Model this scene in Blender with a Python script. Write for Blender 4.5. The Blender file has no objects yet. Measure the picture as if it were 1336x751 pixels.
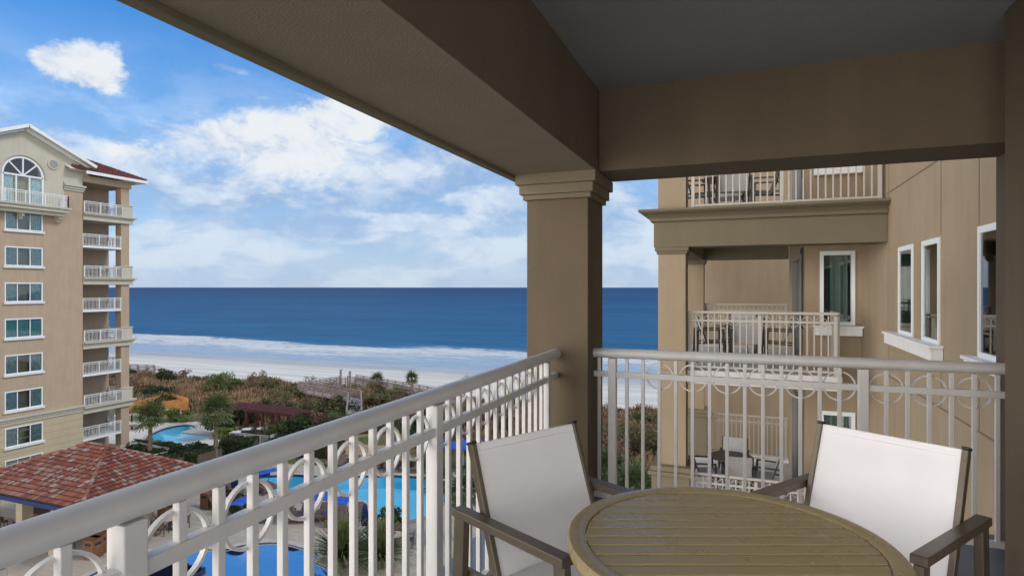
import bpy, bmesh, math, random
import numpy as np
from mathutils import Vector, Matrix
R = math.radians
random.seed(7); rng = np.random.default_rng(7)
SC = bpy.context.scene
COL = SC.collection

# ------------------------------------------------------------------ camera, sky, sun, exposure
YAW = math.atan(304/780.0)
cd = bpy.data.cameras.new('camera'); cam = bpy.data.objects.new('camera', cd); COL.objects.link(cam)
cam.location = (0, 0, 0); cam.rotation_euler = (R(90), 0, YAW)
cd.sensor_width = 36.0; cd.lens = 780/1336*36; cd.shift_y = -0.9/1336
cd.clip_start = 0.05; cd.clip_end = 90000
SC.camera = cam
SC.view_settings.view_transform = 'Standard'; SC.view_settings.look = 'None'
SC.view_settings.exposure = 0.50; SC.view_settings.gamma = 1
SUN_EL, SUN_AZ = 44, 78          # azimuth clockwise from +Y
SKY_STRENGTH = 0.09
sd = bpy.data.lights.new('sun', 'SUN'); so = bpy.data.objects.new('sun', sd); COL.objects.link(so)
sd.energy = 1.15; sd.angle = R(14); sd.color = (1.0, 0.95, 0.87)
so.rotation_euler = Vector((math.sin(R(SUN_AZ))*math.cos(R(SUN_EL)), math.cos(R(SUN_AZ))*math.cos(R(SUN_EL)), math.sin(R(SUN_EL)))).to_track_quat('Z', 'Y').to_euler()

class NT:
    """small helper to wire nodes"""
    def __init__(s, nt): s.nt = nt; s.n = nt.nodes; s.l = nt.links
    def new(s, t, **k):
        nd = s.n.new(t)
        for a, b in k.items(): setattr(nd, a, b)
        return nd
    def link(s, a, b): s.l.new(a, b)
    def put(s, sock, v):
        if hasattr(v, 'is_output') or isinstance(v, bpy.types.NodeSocket): s.l.new(v, sock)
        elif v is not None: sock.default_value = v
    def math(s, op, a, b=None, c=None, clamp=False):
        m = s.new('ShaderNodeMath', operation=op, use_clamp=clamp); s.put(m.inputs[0], a)
        if b is not None: s.put(m.inputs[1], b)
        if c is not None: s.put(m.inputs[2], c)
        return m.outputs[0]
    def mix(s, f, a, b, mode='MIX'):
        m = s.new('ShaderNodeMix', data_type='RGBA', blend_type=mode)
        s.put(m.inputs[0], f); s.put(m.inputs[6], a); s.put(m.inputs[7], b); return m.outputs[2]
    def step(s, v, lo, hi, a=0.0, b=1.0):
        m = s.new('ShaderNodeMapRange', interpolation_type='SMOOTHSTEP'); s.put(m.inputs[0], v)
        for i, q in enumerate((lo, hi, a, b)): s.put(m.inputs[i+1], q)
        return m.outputs[0]
    def noise(s, vec, scale, detail=4, rough=.5, dist=0.0):
        m = s.new('ShaderNodeTexNoise'); m.inputs['Scale'].default_value = scale
        m.inputs['Detail'].default_value = detail; m.inputs['Roughness'].default_value = rough
        m.inputs['Distortion'].default_value = dist
        if vec is not None: s.l.new(vec, m.inputs['Vector'])
        return m.outputs[0]
    def comb(s, x, y, z=0.0):
        m = s.new('ShaderNodeCombineXYZ'); s.put(m.inputs[0], x); s.put(m.inputs[1], y); s.put(m.inputs[2], z); return m.outputs[0]
    def ramp(s, f, stops):
        m = s.new('ShaderNodeValToRGB'); s.put(m.inputs[0], f); e = m.color_ramp.elements
        while len(e) < len(stops): e.new(0.5)
        for q, (p, c) in zip(e, stops): q.position = p; q.color = (*c, 1) if len(c) == 3 else c
        return m.outputs[0]

w = bpy.data.worlds.new('World'); SC.world = w; w.use_nodes = True
t = NT(w.node_tree); t.n.clear()
sky = t.new('ShaderNodeTexSky'); sky.sky_type = 'NISHITA'; sky.sun_disc = False
sky.sun_elevation = R(SUN_EL); sky.sun_rotation = R(SUN_AZ); sky.air_density = 1.0; sky.dust_density = 0.6; sky.ozone_density = 2.0
tc = t.new('ShaderNodeTexCoord'); sep = t.new('ShaderNodeSeparateXYZ'); t.link(tc.outputs['Generated'], sep.inputs[0])
el = t.math('ARCSINE', sep.outputs[2]); az = t.math('ARCTAN2', sep.outputs[0], sep.outputs[1])   # radians; az 0 = +Y
elp = t.math('MAXIMUM', el, 0.0)
# blue sky: Nishita graded a little deeper
skyc = t.mix(1.0, sky.outputs[0], t.ramp(t.math('DIVIDE', elp, 0.7), [(0, (0.92, 1.0, 1.22)), (0.30, (0.50, 1.04, 1.45)), (.72, (0.36, 0.98, 1.58)), (1, (0.95, 1.0, 1.02))]), 'MULTIPLY')
# banked cloud layer: perspective-flattened noise on azimuth/elevation
uv = t.comb(t.math('MULTIPLY', az, 4.2), t.math('MULTIPLY', t.math('POWER', t.math('ADD', elp, 0.02), 0.75), 9.0), 3.3)
n1 = t.noise(uv, 1.25, 9, 0.56, 0.25)
uv2 = t.comb(t.math('MULTIPLY', az, 4.2), t.math('MULTIPLY', t.math('POWER', t.math('ADD', elp, 0.05), 0.75), 9.0), 3.3)
n2 = t.noise(uv2, 1.25, 5, 0.5, 0.25)
# more cover low down, less high up; overhead cover added for whiter fill light
cov = t.ramp(t.math('DIVIDE', elp, 0.6), [(0.0, (.74,)*3), (0.24, (.73,)*3), (0.35, (.66,)*3), (0.44, (.38,)*3), (.80, (.34,)*3), (1, (.62,)*3)])
field = t.step(t.math('ADD', n1, t.math('SUBTRACT', cov, 0.5)), 0.44, 0.72)
# single clouds at their own bearing: (az, el, half-width, half-height, softness)
PX = lambda x, y: ((math.atan2((x-668)/780., 1) - YAW), math.atan2((374.6-y)/780., math.hypot(1, (x-668)/780.)))
fine = t.noise(t.comb(t.math('MULTIPLY', az, 10.0), t.math('MULTIPLY', el, 14.0), 1.7), 1.6, 10, 0.62, 0.3)
mask = None
for (x, y, rx, ry, am, hard) in [(108, 84, 66, 42, 0.6, .42), (68, 76, 40, 26, .5, .45), (375, 192, 165, 66, 0.6, .6), (450, 155, 90, 52, 0.55, .55), (300, 180, 95, 44, .6, .6),
                           (180, 198, 60, 24, .9, .7), (345, 128, 62, 8, 1.5, 1.3), (312, 94, 52, 10, 1.6, 1.5), (0, 118, 12, 8, 1.2, .9)]:
    a0, e0 = PX(x, y); a1, _ = PX(x+rx, y); _, e1 = PX(x, y-ry)
    da = t.math('DIVIDE', t.math('SUBTRACT', az, a0), abs(a1-a0)); de = t.math('DIVIDE', t.math('SUBTRACT', el, e0), abs(e1-e0))
    if ry < 15: de = t.math('ADD', de, t.math('MULTIPLY', da, 0.9 if x == 312 else -0.9))
    r2 = t.math('SQRT', t.math('ADD', t.math('MULTIPLY', da, da), t.math('MULTIPLY', de, de)))
    v = t.math('SUBTRACT', 1.0, r2); v = t.math('ADD', v, t.math('MULTIPLY', t.math('SUBTRACT', fine, 0.5), am*2.4))
    m = t.step(v, 0.0, hard)
    if ry < 15: m = t.math('MULTIPLY', m, 0.4)
    mask = m if mask is None else t.math('MAXIMUM', mask, m)
# long soft stratocumulus bank standing low over the sea
bank = None
for (x, y, rx, ry) in [(300, 255, 230, 50), (560, 225, 190, 62), (470, 300, 330, 46), (230, 318, 220, 40), (640, 330, 260, 34), (820, 290, 240, 60), (150, 225, 120, 40)]:
    a0, e0 = PX(x, y); a1, _ = PX(x+rx, y); _, e1 = PX(x, y-ry)
    da = t.math('DIVIDE', t.math('SUBTRACT', az, a0), abs(a1-a0)); de = t.math('DIVIDE', t.math('SUBTRACT', el, e0), abs(e1-e0))
    v = t.math('SUBTRACT', 1.0, t.math('SQRT', t.math('ADD', t.math('MULTIPLY', da, da), t.math('MULTIPLY', de, de))))
    m = t.step(t.math('ADD', v, t.math('MULTIPLY', t.math('SUBTRACT', fine, 0.5), 1.1)), -0.05, 0.75); bank = m if bank is None else t.math('MAXIMUM', bank, m)
allc = t.math('MAXIMUM', t.math('MAXIMUM', t.math('MULTIPLY', field, 0.88), t.math('MULTIPLY', bank, .90)), mask)
# broad thin veil low down
veil = t.step(elp, 0.40, 0.10, 0.0, 0.82)
allc = t.math('MAXIMUM', allc, t.math('MULTIPLY', veil, t.step(n2, 0.3, 0.6, 0.65, 1.0)))
# cloud tone: sunlit white tops, blue grey undersides (difference of offset noises)
shade = t.step(t.math('ADD', t.math('MULTIPLY', t.math('SUBTRACT', n1, n2), 2.0), n1), 0.36, 0.74)
fsh = t.step(t.math('ADD', t.math('MULTIPLY', fine, .6), t.math('MULTIPLY', n1, .4)), .42, .60); shade = t.math('ADD', t.math('MULTIPLY', shade, .55), t.math('MULTIPLY', fsh, .45))
tone = t.mix(shade, (2.6, 3.8, 5.8, 1), (6.1, 6.6, 7.2, 1))
tone = t.mix(t.math('MULTIPLY', mask, t.step(fine, 0.3, .6, 0.3, 1.0)), tone, (6.6, 6.9, 7.2, 1))
low = t.step(elp, 0.16, 0.0, 0.0, 0.60)
tone = t.mix(low, tone, (4.2, 5.25, 6.7, 1))
# added unseen cloud bank behind the viewer, bright fill light for the balcony
inland = t.math('MULTIPLY', t.step(t.math('ABSOLUTE', az), 1.2, 1.6), t.step(el, .75, .35)); allc = t.math('MAXIMUM', allc, t.math('MULTIPLY', inland, .95))
west_fill = t.step(az, .3, -.6); tone = t.mix(inland, tone, t.mix(west_fill, (13.5, 13.1, 12.8, 1), (32.0, 30.4, 29.0, 1)))
final = t.mix(allc, skyc, tone)
bg = t.new('ShaderNodeBackground'); t.link(final, bg.inputs[0]); bg.inputs[1].default_value = SKY_STRENGTH
wo = t.new('ShaderNodeOutputWorld'); t.link(bg.outputs[0], wo.inputs[0])

# ------------------------------------------------------------------ materials
def mat(name, col, rough=.6, metal=0.0, var=0.0, vscale=3.0, bump=0.0, bscale=60.0, spec=None, sub=None, coat=0.0):
    m = bpy.data.materials.new(name); m.use_nodes = True
    t = NT(m.node_tree); b = t.n['Principled BSDF']
    b.inputs['Base Color'].default_value = (*col, 1); b.inputs['Roughness'].default_value = rough; b.inputs['Metallic'].default_value = metal
    if spec is not None: b.inputs['Specular IOR Level'].default_value = spec
    if coat: b.inputs['Coat Weight'].default_value = coat
    tc = t.new('ShaderNodeTexCoord')
    if var:
        n = t.noise(tc.outputs['Object'], vscale, 6, .6)
        c = t.mix(t.step(n, .3, .7), tuple(v*(1-var) for v in col)+(1,), tuple(min(1, v*(1+var)) for v in col)+(1,))
        t.link(c, b.inputs['Base Color'])
    if bump:
        n = t.noise(tc.outputs['Object'], bscale, 4, .6); bp = t.new('ShaderNodeBump'); bp.inputs['Strength'].default_value = bump
        bp.inputs['Distance'].default_value = .01; t.link(n, bp.inputs['Height']); t.link(bp.outputs[0], b.inputs['Normal'])
    return m

def stucco(name, col, var=.07):
    """sand-finish stucco: broad uneven tone, faint vertical weather streaks, fine grain"""
    m = bpy.data.materials.new(name); m.use_nodes = True; t = NT(m.node_tree); b = t.n['Principled BSDF']
    tc = t.new('ShaderNodeTexCoord'); mp = t.new('ShaderNodeMapping'); mp.inputs['Scale'].default_value = (2.2, 2.2, .25); t.link(tc.outputs['Object'], mp.inputs[0])
    a = t.noise(tc.outputs['Object'], .9, 5, .6); s = t.noise(mp.outputs[0], 2.0, 5, .6); g = t.noise(tc.outputs['Object'], 110, 4, .7)
    f = t.math('ADD', t.math('MULTIPLY', a, .5), t.math('MULTIPLY', s, .5))
    c = t.mix(t.step(f, .36, .64), tuple(v*(1-var*1.3) for v in col)+(1,), tuple(v*(1+var) for v in col)+(1,))
    c = t.mix(t.step(g, .3, .7, 0, .25), c, tuple(v*.72 for v in col)+(1,))
    t.link(c, b.inputs['Base Color']); b.inputs['Roughness'].default_value = .88; b.inputs['Specular IOR Level'].default_value = .25
    bp = t.new('ShaderNodeBump'); bp.inputs['Strength'].default_value = .7; bp.inputs['Distance'].default_value = .005
    t.link(g, bp.inputs['Height']); t.link(bp.outputs[0], b.inputs['Normal'])
    return m

M = {}
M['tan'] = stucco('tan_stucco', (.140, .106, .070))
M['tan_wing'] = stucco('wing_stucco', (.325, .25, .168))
M['olive_trim'] = stucco('olive_trim', (.165, .138, .09), .05)
M['trim'] = stucco('cream_trim', (.20, .165, .11), .05)
M['soffit_bounce'] = stucco('stucco_bounce_light', (.29, .24, .18), .05)  # tan stucco lightened to paint in light bounced from below
M['ceil'] = stucco('ceiling_paint', (.285, .285, .275), .03)
M['tan_far'] = stucco('far_stucco', (.42, .32, .225), .05)
M['cream_far'] = stucco('far_cream', (.50, .46, .37), .04)
M['siding_far'] = stucco('far_siding', (.47, .39, .265), .04)
M['white'] = mat('white_paint', (.74, .74, .72), .42, var=.04, vscale=5, bump=.04, bscale=220)
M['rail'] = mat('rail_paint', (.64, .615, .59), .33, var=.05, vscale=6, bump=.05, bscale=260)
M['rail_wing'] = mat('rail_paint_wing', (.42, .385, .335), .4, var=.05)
M['white_frame'] = mat('window_frame_paint', (.72, .74, .74), .4)
M['sling_dim'] = mat('dimmed_sling', (.50, .48, .46), .85, var=.06)  # dimmed copy of the white sling, wing balcony shade put into the colour
M['bronze'] = mat('bronze_powdercoat', (.125, .10, .07), .36, metal=.25, var=.12, vscale=9, bump=.08, bscale=420)
M['bronze_d'] = mat('dark_bronze', (.05, .043, .035), .4, metal=.3)
M['black'] = mat('black_plastic', (.012, .012, .012), .45)
M['floor'] = mat('balcony_floor_paint', (.16, .18, .22), .38, var=.12, vscale=2, bump=.1, bscale=120)
M['soffit'] = mat('slab_paint', (.55, .53, .50), .7, var=.05)
M['grey_frame'] = mat('door_frame_paint', (.22, .21, .20), .5)
M['curtain'] = mat('curtain_fabric', (.46, .56, .58), .9, var=.15, vscale=4)
M['curtain_teal'] = mat('teal_curtain', (.20, .50, .47), .9, var=.15, vscale=4)
M['curtain_green'] = mat('green_curtain', (.15, .24, .18), .9)
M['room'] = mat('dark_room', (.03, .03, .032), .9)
M['wood_fence'] = mat('orange_cedar', (.50, .21, .06), .7, var=.25, vscale=1.5)
M['boardwalk'] = mat('weathered_boards', (.24, .19, .17), .85, var=.2, vscale=2)
M['boardtop'] = mat('weathered_deck', (.42, .38, .37), .85, var=.15, vscale=2)
M['pergola'] = mat('maroon_paint', (.085, .022, .022), .6, var=.2, vscale=2)
M['blue'] = mat('royal_blue_canvas', (.012, .075, .38), .75, var=.15, vscale=3)
M['navy'] = mat('navy_canvas', (.010, .025, .11), .8, var=.15, vscale=3)
M['lounger'] = mat('brown_sling', (.13, .085, .065), .75, var=.2, vscale=3)
M['brown_box'] = mat('brown_cabinet', (.15, .065, .03), .6, var=.2, vscale=4)
M['pink'] = mat('pinkish_stone_top', (.55, .42, .36), .6, var=.1, vscale=4)
M['trunk'] = mat('palm_trunk', (.16, .12, .085), .95, var=.35, vscale=5, bump=.6, bscale=9)
M['bark'] = mat('bark', (.09, .065, .045), .95, var=.3, vscale=5)
M['red_towel'] = mat('maroon_cushion', (.12, .02, .02), .8)
M['bush_pot'] = mat('clay_pot', (.30, .12, .07), .8)

def sling():
    m = bpy.data.materials.new('white_sling'); m.use_nodes = True; t = NT(m.node_tree); b = t.n['Principled BSDF']
    tc = t.new('ShaderNodeTexCoord'); n = t.noise(tc.outputs['Object'], 3, 5, .6)
    c = t.mix(t.step(n, .3, .7), (.86, .835, .84, 1), (.91, .89, .895, 1)); t.link(c, b.inputs['Base Color'])
    b.inputs['Roughness'].default_value = .75; b.inputs['Specular IOR Level'].default_value = .3
    wv = t.new('ShaderNodeTexWave'); wv.bands_direction = 'Z'; wv.inputs['Scale'].default_value = 90; t.link(tc.outputs['Object'], wv.inputs[0])
    wx = t.new('ShaderNodeTexWave'); wx.bands_direction = 'Y'; wx.inputs['Scale'].default_value = 90; t.link(tc.outputs['Object'], wx.inputs[0])
    h = t.math('MULTIPLY', wv.outputs[1], wx.outputs[1])
    bp = t.new('ShaderNodeBump'); bp.inputs['Strength'].default_value = .12; bp.inputs['Distance'].default_value = .002
    t.link(h, bp.inputs['Height']); t.link(bp.outputs[0], b.inputs['Normal']); return m
M['sling'] = sling()

def table_mat():
    m = bpy.data.materials.new('khaki_powdercoat'); m.use_nodes = True; t = NT(m.node_tree); b = t.n['Principled BSDF']
    tc = t.new('ShaderNodeTexCoord'); mp = t.new('ShaderNodeMapping'); mp.inputs['Scale'].default_value = (1.0, 30, 1); t.link(tc.outputs['Object'], mp.inputs[0])
    n = t.noise(mp.outputs[0], 2.2, 5, .6); n2 = t.noise(tc.outputs['Object'], 5, 5, .6)
    c = t.mix(t.step(n, .3, .7), (.350, .270, .130, 1), (.385, .298, .148, 1)); c = t.mix(t.step(n2, .35, .7, 0, .18), c, (.46, .37, .22, 1))
    t.link(c, b.inputs['Base Color']); b.inputs['Metallic'].default_value = .0; b.inputs['Specular IOR Level'].default_value = .35
    t.link(t.step(n2, .3, .7, .22, .36), b.inputs['Roughness'])
    g = t.noise(tc.outputs['Object'], 500, 2, .5); bp = t.new('ShaderNodeBump'); bp.inputs['Strength'].default_value = .025; bp.inputs['Distance'].default_value = .002
    t.link(g, bp.inputs['Height']); t.link(bp.outputs[0], b.inputs['Normal']); return m
M['table'] = table_mat()

def glass(name, tint=(.80, .87, .87), refl=1.45, rough=.02):
    m = bpy.data.materials.new(name); m.use_nodes = True; t = NT(m.node_tree); t.n.clear()
    o = t.new('ShaderNodeOutputMaterial'); mx = t.new('ShaderNodeMixShader'); tr = t.new('ShaderNodeBsdfTransparent'); gl = t.new('ShaderNodeBsdfGlossy')
    fr = t.new('ShaderNodeFresnel'); fr.inputs[0].default_value = refl; tr.inputs[0].default_value = (*tint, 1); gl.inputs['Roughness'].default_value = rough
    t.link(t.math('ADD', t.math('MULTIPLY', fr.outputs[0], 1.6), .03, clamp=True), mx.inputs[0]); t.link(tr.outputs[0], mx.inputs[1]); t.link(gl.outputs[0], mx.inputs[2]); t.link(mx.outputs[0], o.inputs[0]); return m
M['glass'] = glass('window_glass')
M['glass_dark'] = glass('tinted_glass', (.35, .38, .40), 1.6)

def water_pool():
    m = bpy.data.materials.new('pool_water'); m.use_nodes = True; t = NT(m.node_tree); t.n.clear()
    o = t.new('ShaderNodeOutputMaterial'); mx = t.new('ShaderNodeMixShader'); tr = t.new('ShaderNodeBsdfTransparent'); gl = t.new('ShaderNodeBsdfGlossy')
    fr = t.new('ShaderNodeFresnel'); fr.inputs[0].default_value = 1.33; tr.inputs[0].default_value = (.66, .95, 1.0, 1); gl.inputs['Roughness'].default_value = .04
    tc = t.new('ShaderNodeTexCoord'); n = t.noise(tc.outputs['Object'], 1.6, 3, .5); bp = t.new('ShaderNodeBump'); bp.inputs['Strength'].default_value = .10; bp.inputs['Distance'].default_value = .03
    t.link(n, bp.inputs['Height']); t.link(bp.outputs[0], gl.inputs['Normal']); t.link(bp.outputs[0], fr.inputs['Normal'])
    t.link(fr.outputs[0], mx.inputs[0]); t.link(tr.outputs[0], mx.inputs[1]); t.link(gl.outputs[0], mx.inputs[2]); t.link(mx.outputs[0], o.inputs[0]); return m
M['pool_water'] = water_pool()
M['pool_basin'] = mat('pool_plaster', (.42, .80, .98), .6, var=.05, vscale=.5)
M['pool_tile'] = mat('pool_tile', (.012, .035, .09), .3)
M['coping'] = mat('coping_stone', (.42, .375, .33), .8, var=.08)

def sea_mat():
    """open water, breaking foam by distance from shore"""
    m = bpy.data.materials.new('sea'); m.use_nodes = True; t = NT(m.node_tree); b = t.n['Principled BSDF']
    tc = t.new('ShaderNodeTexCoord'); sp = t.new('ShaderNodeSeparateXYZ'); t.link(tc.outputs['Object'], sp.inputs[0]); Y = sp.outputs[1]; X = sp.outputs[0]
    mp = t.new('ShaderNodeMapping'); mp.inputs['Scale'].default_value = (.25, 1, 1); t.link(tc.outputs['Object'], mp.inputs[0])
    big = t.noise(mp.outputs[0], .012, 6, .65); mid = t.noise(mp.outputs[0], .09, 6, .65)
    depth = t.math('DIVIDE', t.math('SUBTRACT', Y, 150.0), 2500.0, clamp=True)
    deep = t.ramp(depth, [(0, (.022, .135, .27)), (.06, (.016, .105, .235)), (.3, (.010, .07, .18)), (1, (.007, .05, .15))])
    deep = t.mix(t.step(t.math('ADD', t.math('MULTIPLY', big, .5), t.math('MULTIPLY', mid, .5)), .40, .62), t.mix(1, deep, (.62, .72, .80, 1), 'MULTIPLY'), deep)
    # foam bands
    mpf = t.new('ShaderNodeMapping'); mpf.inputs['Scale'].default_value = (.085, .30, 1); t.link(tc.outputs['Object'], mpf.inputs[0])
    f1 = t.noise(mpf.outputs[0], 1.0, 8, .68, .6)
    wob = t.math('MULTIPLY', t.math('SUBTRACT', t.noise(mp.outputs[0], .05, 4, .55), .5), 42.0); Yw = t.math('ADD', Y, wob)
    bandmask = t.ramp(t.math('DIVIDE', t.math('SUBTRACT', Yw, 112.0), 70.0, clamp=True),
                      [(0, (.38,)*3), (.14, (.40,)*3), (.30, (.45,)*3), (.46, (.64,)*3), (.60, (.66,)*3), (.70, (.38,)*3), (.80, (.2,)*3), (1, (0.0,)*3)])
    mpg = t.new('ShaderNodeMapping'); mpg.inputs['Scale'].default_value = (.30, .75, 1); t.link(tc.outputs['Object'], mpg.inputs[0])
    f2 = t.noise(mpg.outputs[0], 1.0, 9, .78, .5); foam = t.step(t.math('ADD', t.math('ADD', t.math('MULTIPLY', f1, .7), t.math('MULTIPLY', f2, .9)), t.math('SUBTRACT', bandmask, .8)), .44, .66)
    far_caps = t.math('MULTIPLY', t.step(t.noise(mpf.outputs[0], 2.2, 5, .7), .74, .80), t.step(Y, 330, 170, 0, .55))
    shallow = t.step(Yw, 168, 130)
    colr = t.mix(shallow, deep, (.30, .40, .52, 1)); colr = t.mix(t.math('MAXIMUM', foam, far_caps), colr, (.56, .59, .61, 1))
    t.link(colr, b.inputs['Base Color']); b.inputs['Specular IOR Level'].default_value = .07
    t.link(t.step(foam, 0, 1, .5, .9), b.inputs['Roughness'])
    w1 = t.noise(mp.outputs[0], .5, 6, .65); w2 = t.noise(mp.outputs[0], .07, 4, .6); h = t.math('ADD', w1, t.math('MULTIPLY', w2, 3.0))
    bp = t.new('ShaderNodeBump'); bp.inputs['Strength'].default_value = 1.0; bp.inputs['Distance'].default_value = 1.3
    t.link(h, bp.inputs['Height']); t.link(bp.outputs[0], b.inputs['Normal']); return m
M['sea'] = sea_mat()

def terrain_mat():
    """garden grass inland, brown litter on the dunes, pale sand seaward, wet near the water"""
    m = bpy.data.materials.new('ground'); m.use_nodes = True; t = NT(m.node_tree); b = t.n['Principled BSDF']
    tc = t.new('ShaderNodeTexCoord'); sp = t.new('ShaderNodeSeparateXYZ'); t.link(tc.outputs['Object'], sp.inputs[0]); Y = sp.outputs[1]
    n = t.noise(tc.outputs['Object'], .35, 6, .6); nf = t.noise(tc.outputs['Object'], 3.0, 6, .65)
    wv = t.math('MULTIPLY', t.math('SUBTRACT', n, .5), 7.0); Yw = t.math('ADD', Y, wv)
    green = t.mix(t.step(nf, .35, .65), (.055, .075, .025, 1), (.12, .125, .05, 1))
    lit = t.mix(t.step(nf, .35, .65), (.12, .075, .045, 1), (.24, .165, .10, 1))
    st = t.new('ShaderNodeMapping'); st.inputs['Scale'].default_value = (.03, .45, 1); t.link(tc.outputs['Object'], st.inputs[0])
    streak = t.noise(st.outputs[0], 1.0, 6, .6)
    sand = t.mix(t.step(streak, .42, .60), (.50, .475, .43, 1), (.62, .595, .55, 1))
    wet = t.mix(t.step(streak, .4, .6), (.28, .285, .29, 1), (.38, .38, .385, 1))
    c = t.mix(t.step(Yw, 50, 54), green, lit); c = t.mix(t.step(Yw, 71.5, 73.5), c, sand); ws = t.step(Yw, 101, 116)
    c = t.mix(ws, c, wet); t.link(c, b.inputs['Base Color'])
    t.link(t.math('SUBTRACT', .95, t.math('MULTIPLY', ws, .62)), b.inputs['Roughness'])
    bp = t.new('ShaderNodeBump'); bp.inputs['Strength'].default_value = .5; bp.inputs['Distance'].default_value = .08
    t.link(nf, bp.inputs['Height']); t.link(bp.outputs[0], b.inputs['Normal']); return m
M['ground'] = terrain_mat()

def paver_mat():
    m = bpy.data.materials.new('pavers'); m.use_nodes = True; t = NT(m.node_tree); b = t.n['Principled BSDF']
    tc = t.new('ShaderNodeTexCoord'); br = t.new('ShaderNodeTexBrick'); t.link(tc.outputs['Object'], br.inputs[0])
    br.inputs['Scale'].default_value = 1.0; br.inputs['Brick Width'].default_value = .9; br.inputs['Row Height'].default_value = .45; br.inputs['Mortar Size'].default_value = .012
    br.inputs['Color1'].default_value = (.44, .385, .32, 1); br.inputs['Color2'].default_value = (.38, .32, .26, 1); br.inputs['Mortar'].default_value = (.30, .25, .21, 1)
    n = t.noise(tc.outputs['Object'], .7, 6, .65); c = t.mix(t.step(n, .35, .7, 0, .5), br.outputs[0], (.33, .27, .215, 1))
    t.link(c, b.inputs['Base Color']); b.inputs['Roughness'].default_value = .85; return m
M['deck'] = paver_mat()
M['grass_tan'] = mat('dormant_lawn', (.34, .235, .115), .95, var=.2, vscale=1.2)
M['coping_light'] = mat('pale_concrete', (.56, .53, .48), .85, var=.08, vscale=1)
M['path'] = mat('path_concrete', (.42, .38, .33), .9, var=.12, vscale=1)

def tile_mat():
    m = bpy.data.materials.new('clay_tile'); m.use_nodes = True; t = NT(m.node_tree); b = t.n['Principled BSDF']
    a = t.new('ShaderNodeAttribute'); a.attribute_name = 'tone'
    c = t.ramp(a.outputs['Fac'], [(0, (.03, .012, .010)), (.09, (.13, .035, .025)), (.35, (.20, .045, .024)), (.62, (.26, .085, .045)), (.80, (.22, .13, .11)), (1, (.30, .26, .24))])  # lowest stop is the painted shadow at the tile butt ends
    tc = t.new('ShaderNodeTexCoord'); n = t.noise(tc.outputs['Object'], 5, 4, .6); c = t.mix(t.step(n, .35, .75, 0, .4), c, (.16, .07, .05, 1))
    t.link(c, b.inputs['Base Color']); b.inputs['Roughness'].default_value = .75; return m
M['tile'] = tile_mat()
def tile_dark():
    m = mat('dark_red_tile', (.135, .035, .026), .7, var=.3, vscale=2); return m
M['tile_far'] = tile_dark()

def leaf_mat(name, a, b_, var=.6):
    m = bpy.data.materials.new(name); m.use_nodes = True; t = NT(m.node_tree); b = t.n['Principled BSDF']
    at = t.new('ShaderNodeAttribute'); at.attribute_name = 'tone'; tc = t.new('ShaderNodeTexCoord'); n = t.noise(tc.outputs['Object'], 1.3, 3, .6)
    f = t.math('ADD', t.math('MULTIPLY', at.outputs['Fac'], .6), t.math('MULTIPLY', t.step(n, .35, .65), .4))
    t.link(t.mix(f, (*a, 1), (*b_, 1)), b.inputs['Base Color']); b.inputs['Roughness'].default_value = .7; b.inputs['Specular IOR Level'].default_value = .25; return m
M['leaf_dark'] = leaf_mat('dark_leaves', (.014, .024, .010), (.05, .075, .026))
M['leaf_green'] = leaf_mat('green_leaves', (.035, .055, .016), (.12, .16, .05))
M['leaf_olive'] = leaf_mat('olive_leaves', (.07, .065, .028), (.19, .17, .085))
M['leaf_bright'] = leaf_mat('bright_leaves', (.075, .11, .025), (.20, .25, .07))
M['leaf_brown'] = leaf_mat('dry_reeds', (.16, .095, .05), (.44, .30, .17))
M['leaf_rust'] = leaf_mat('rusty_scrub', (.09, .05, .035), (.22, .135, .095))
M['leaf_red'] = leaf_mat('red_leaves', (.10, .012, .012), (.22, .03, .03))
M['palm_leaf'] = leaf_mat('palm_leaves', (.028, .045, .016), (.17, .20, .07))
M['palm_dark'] = leaf_mat('dark_palm_leaves', (.02, .035, .014), (.09, .12, .05))

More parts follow.
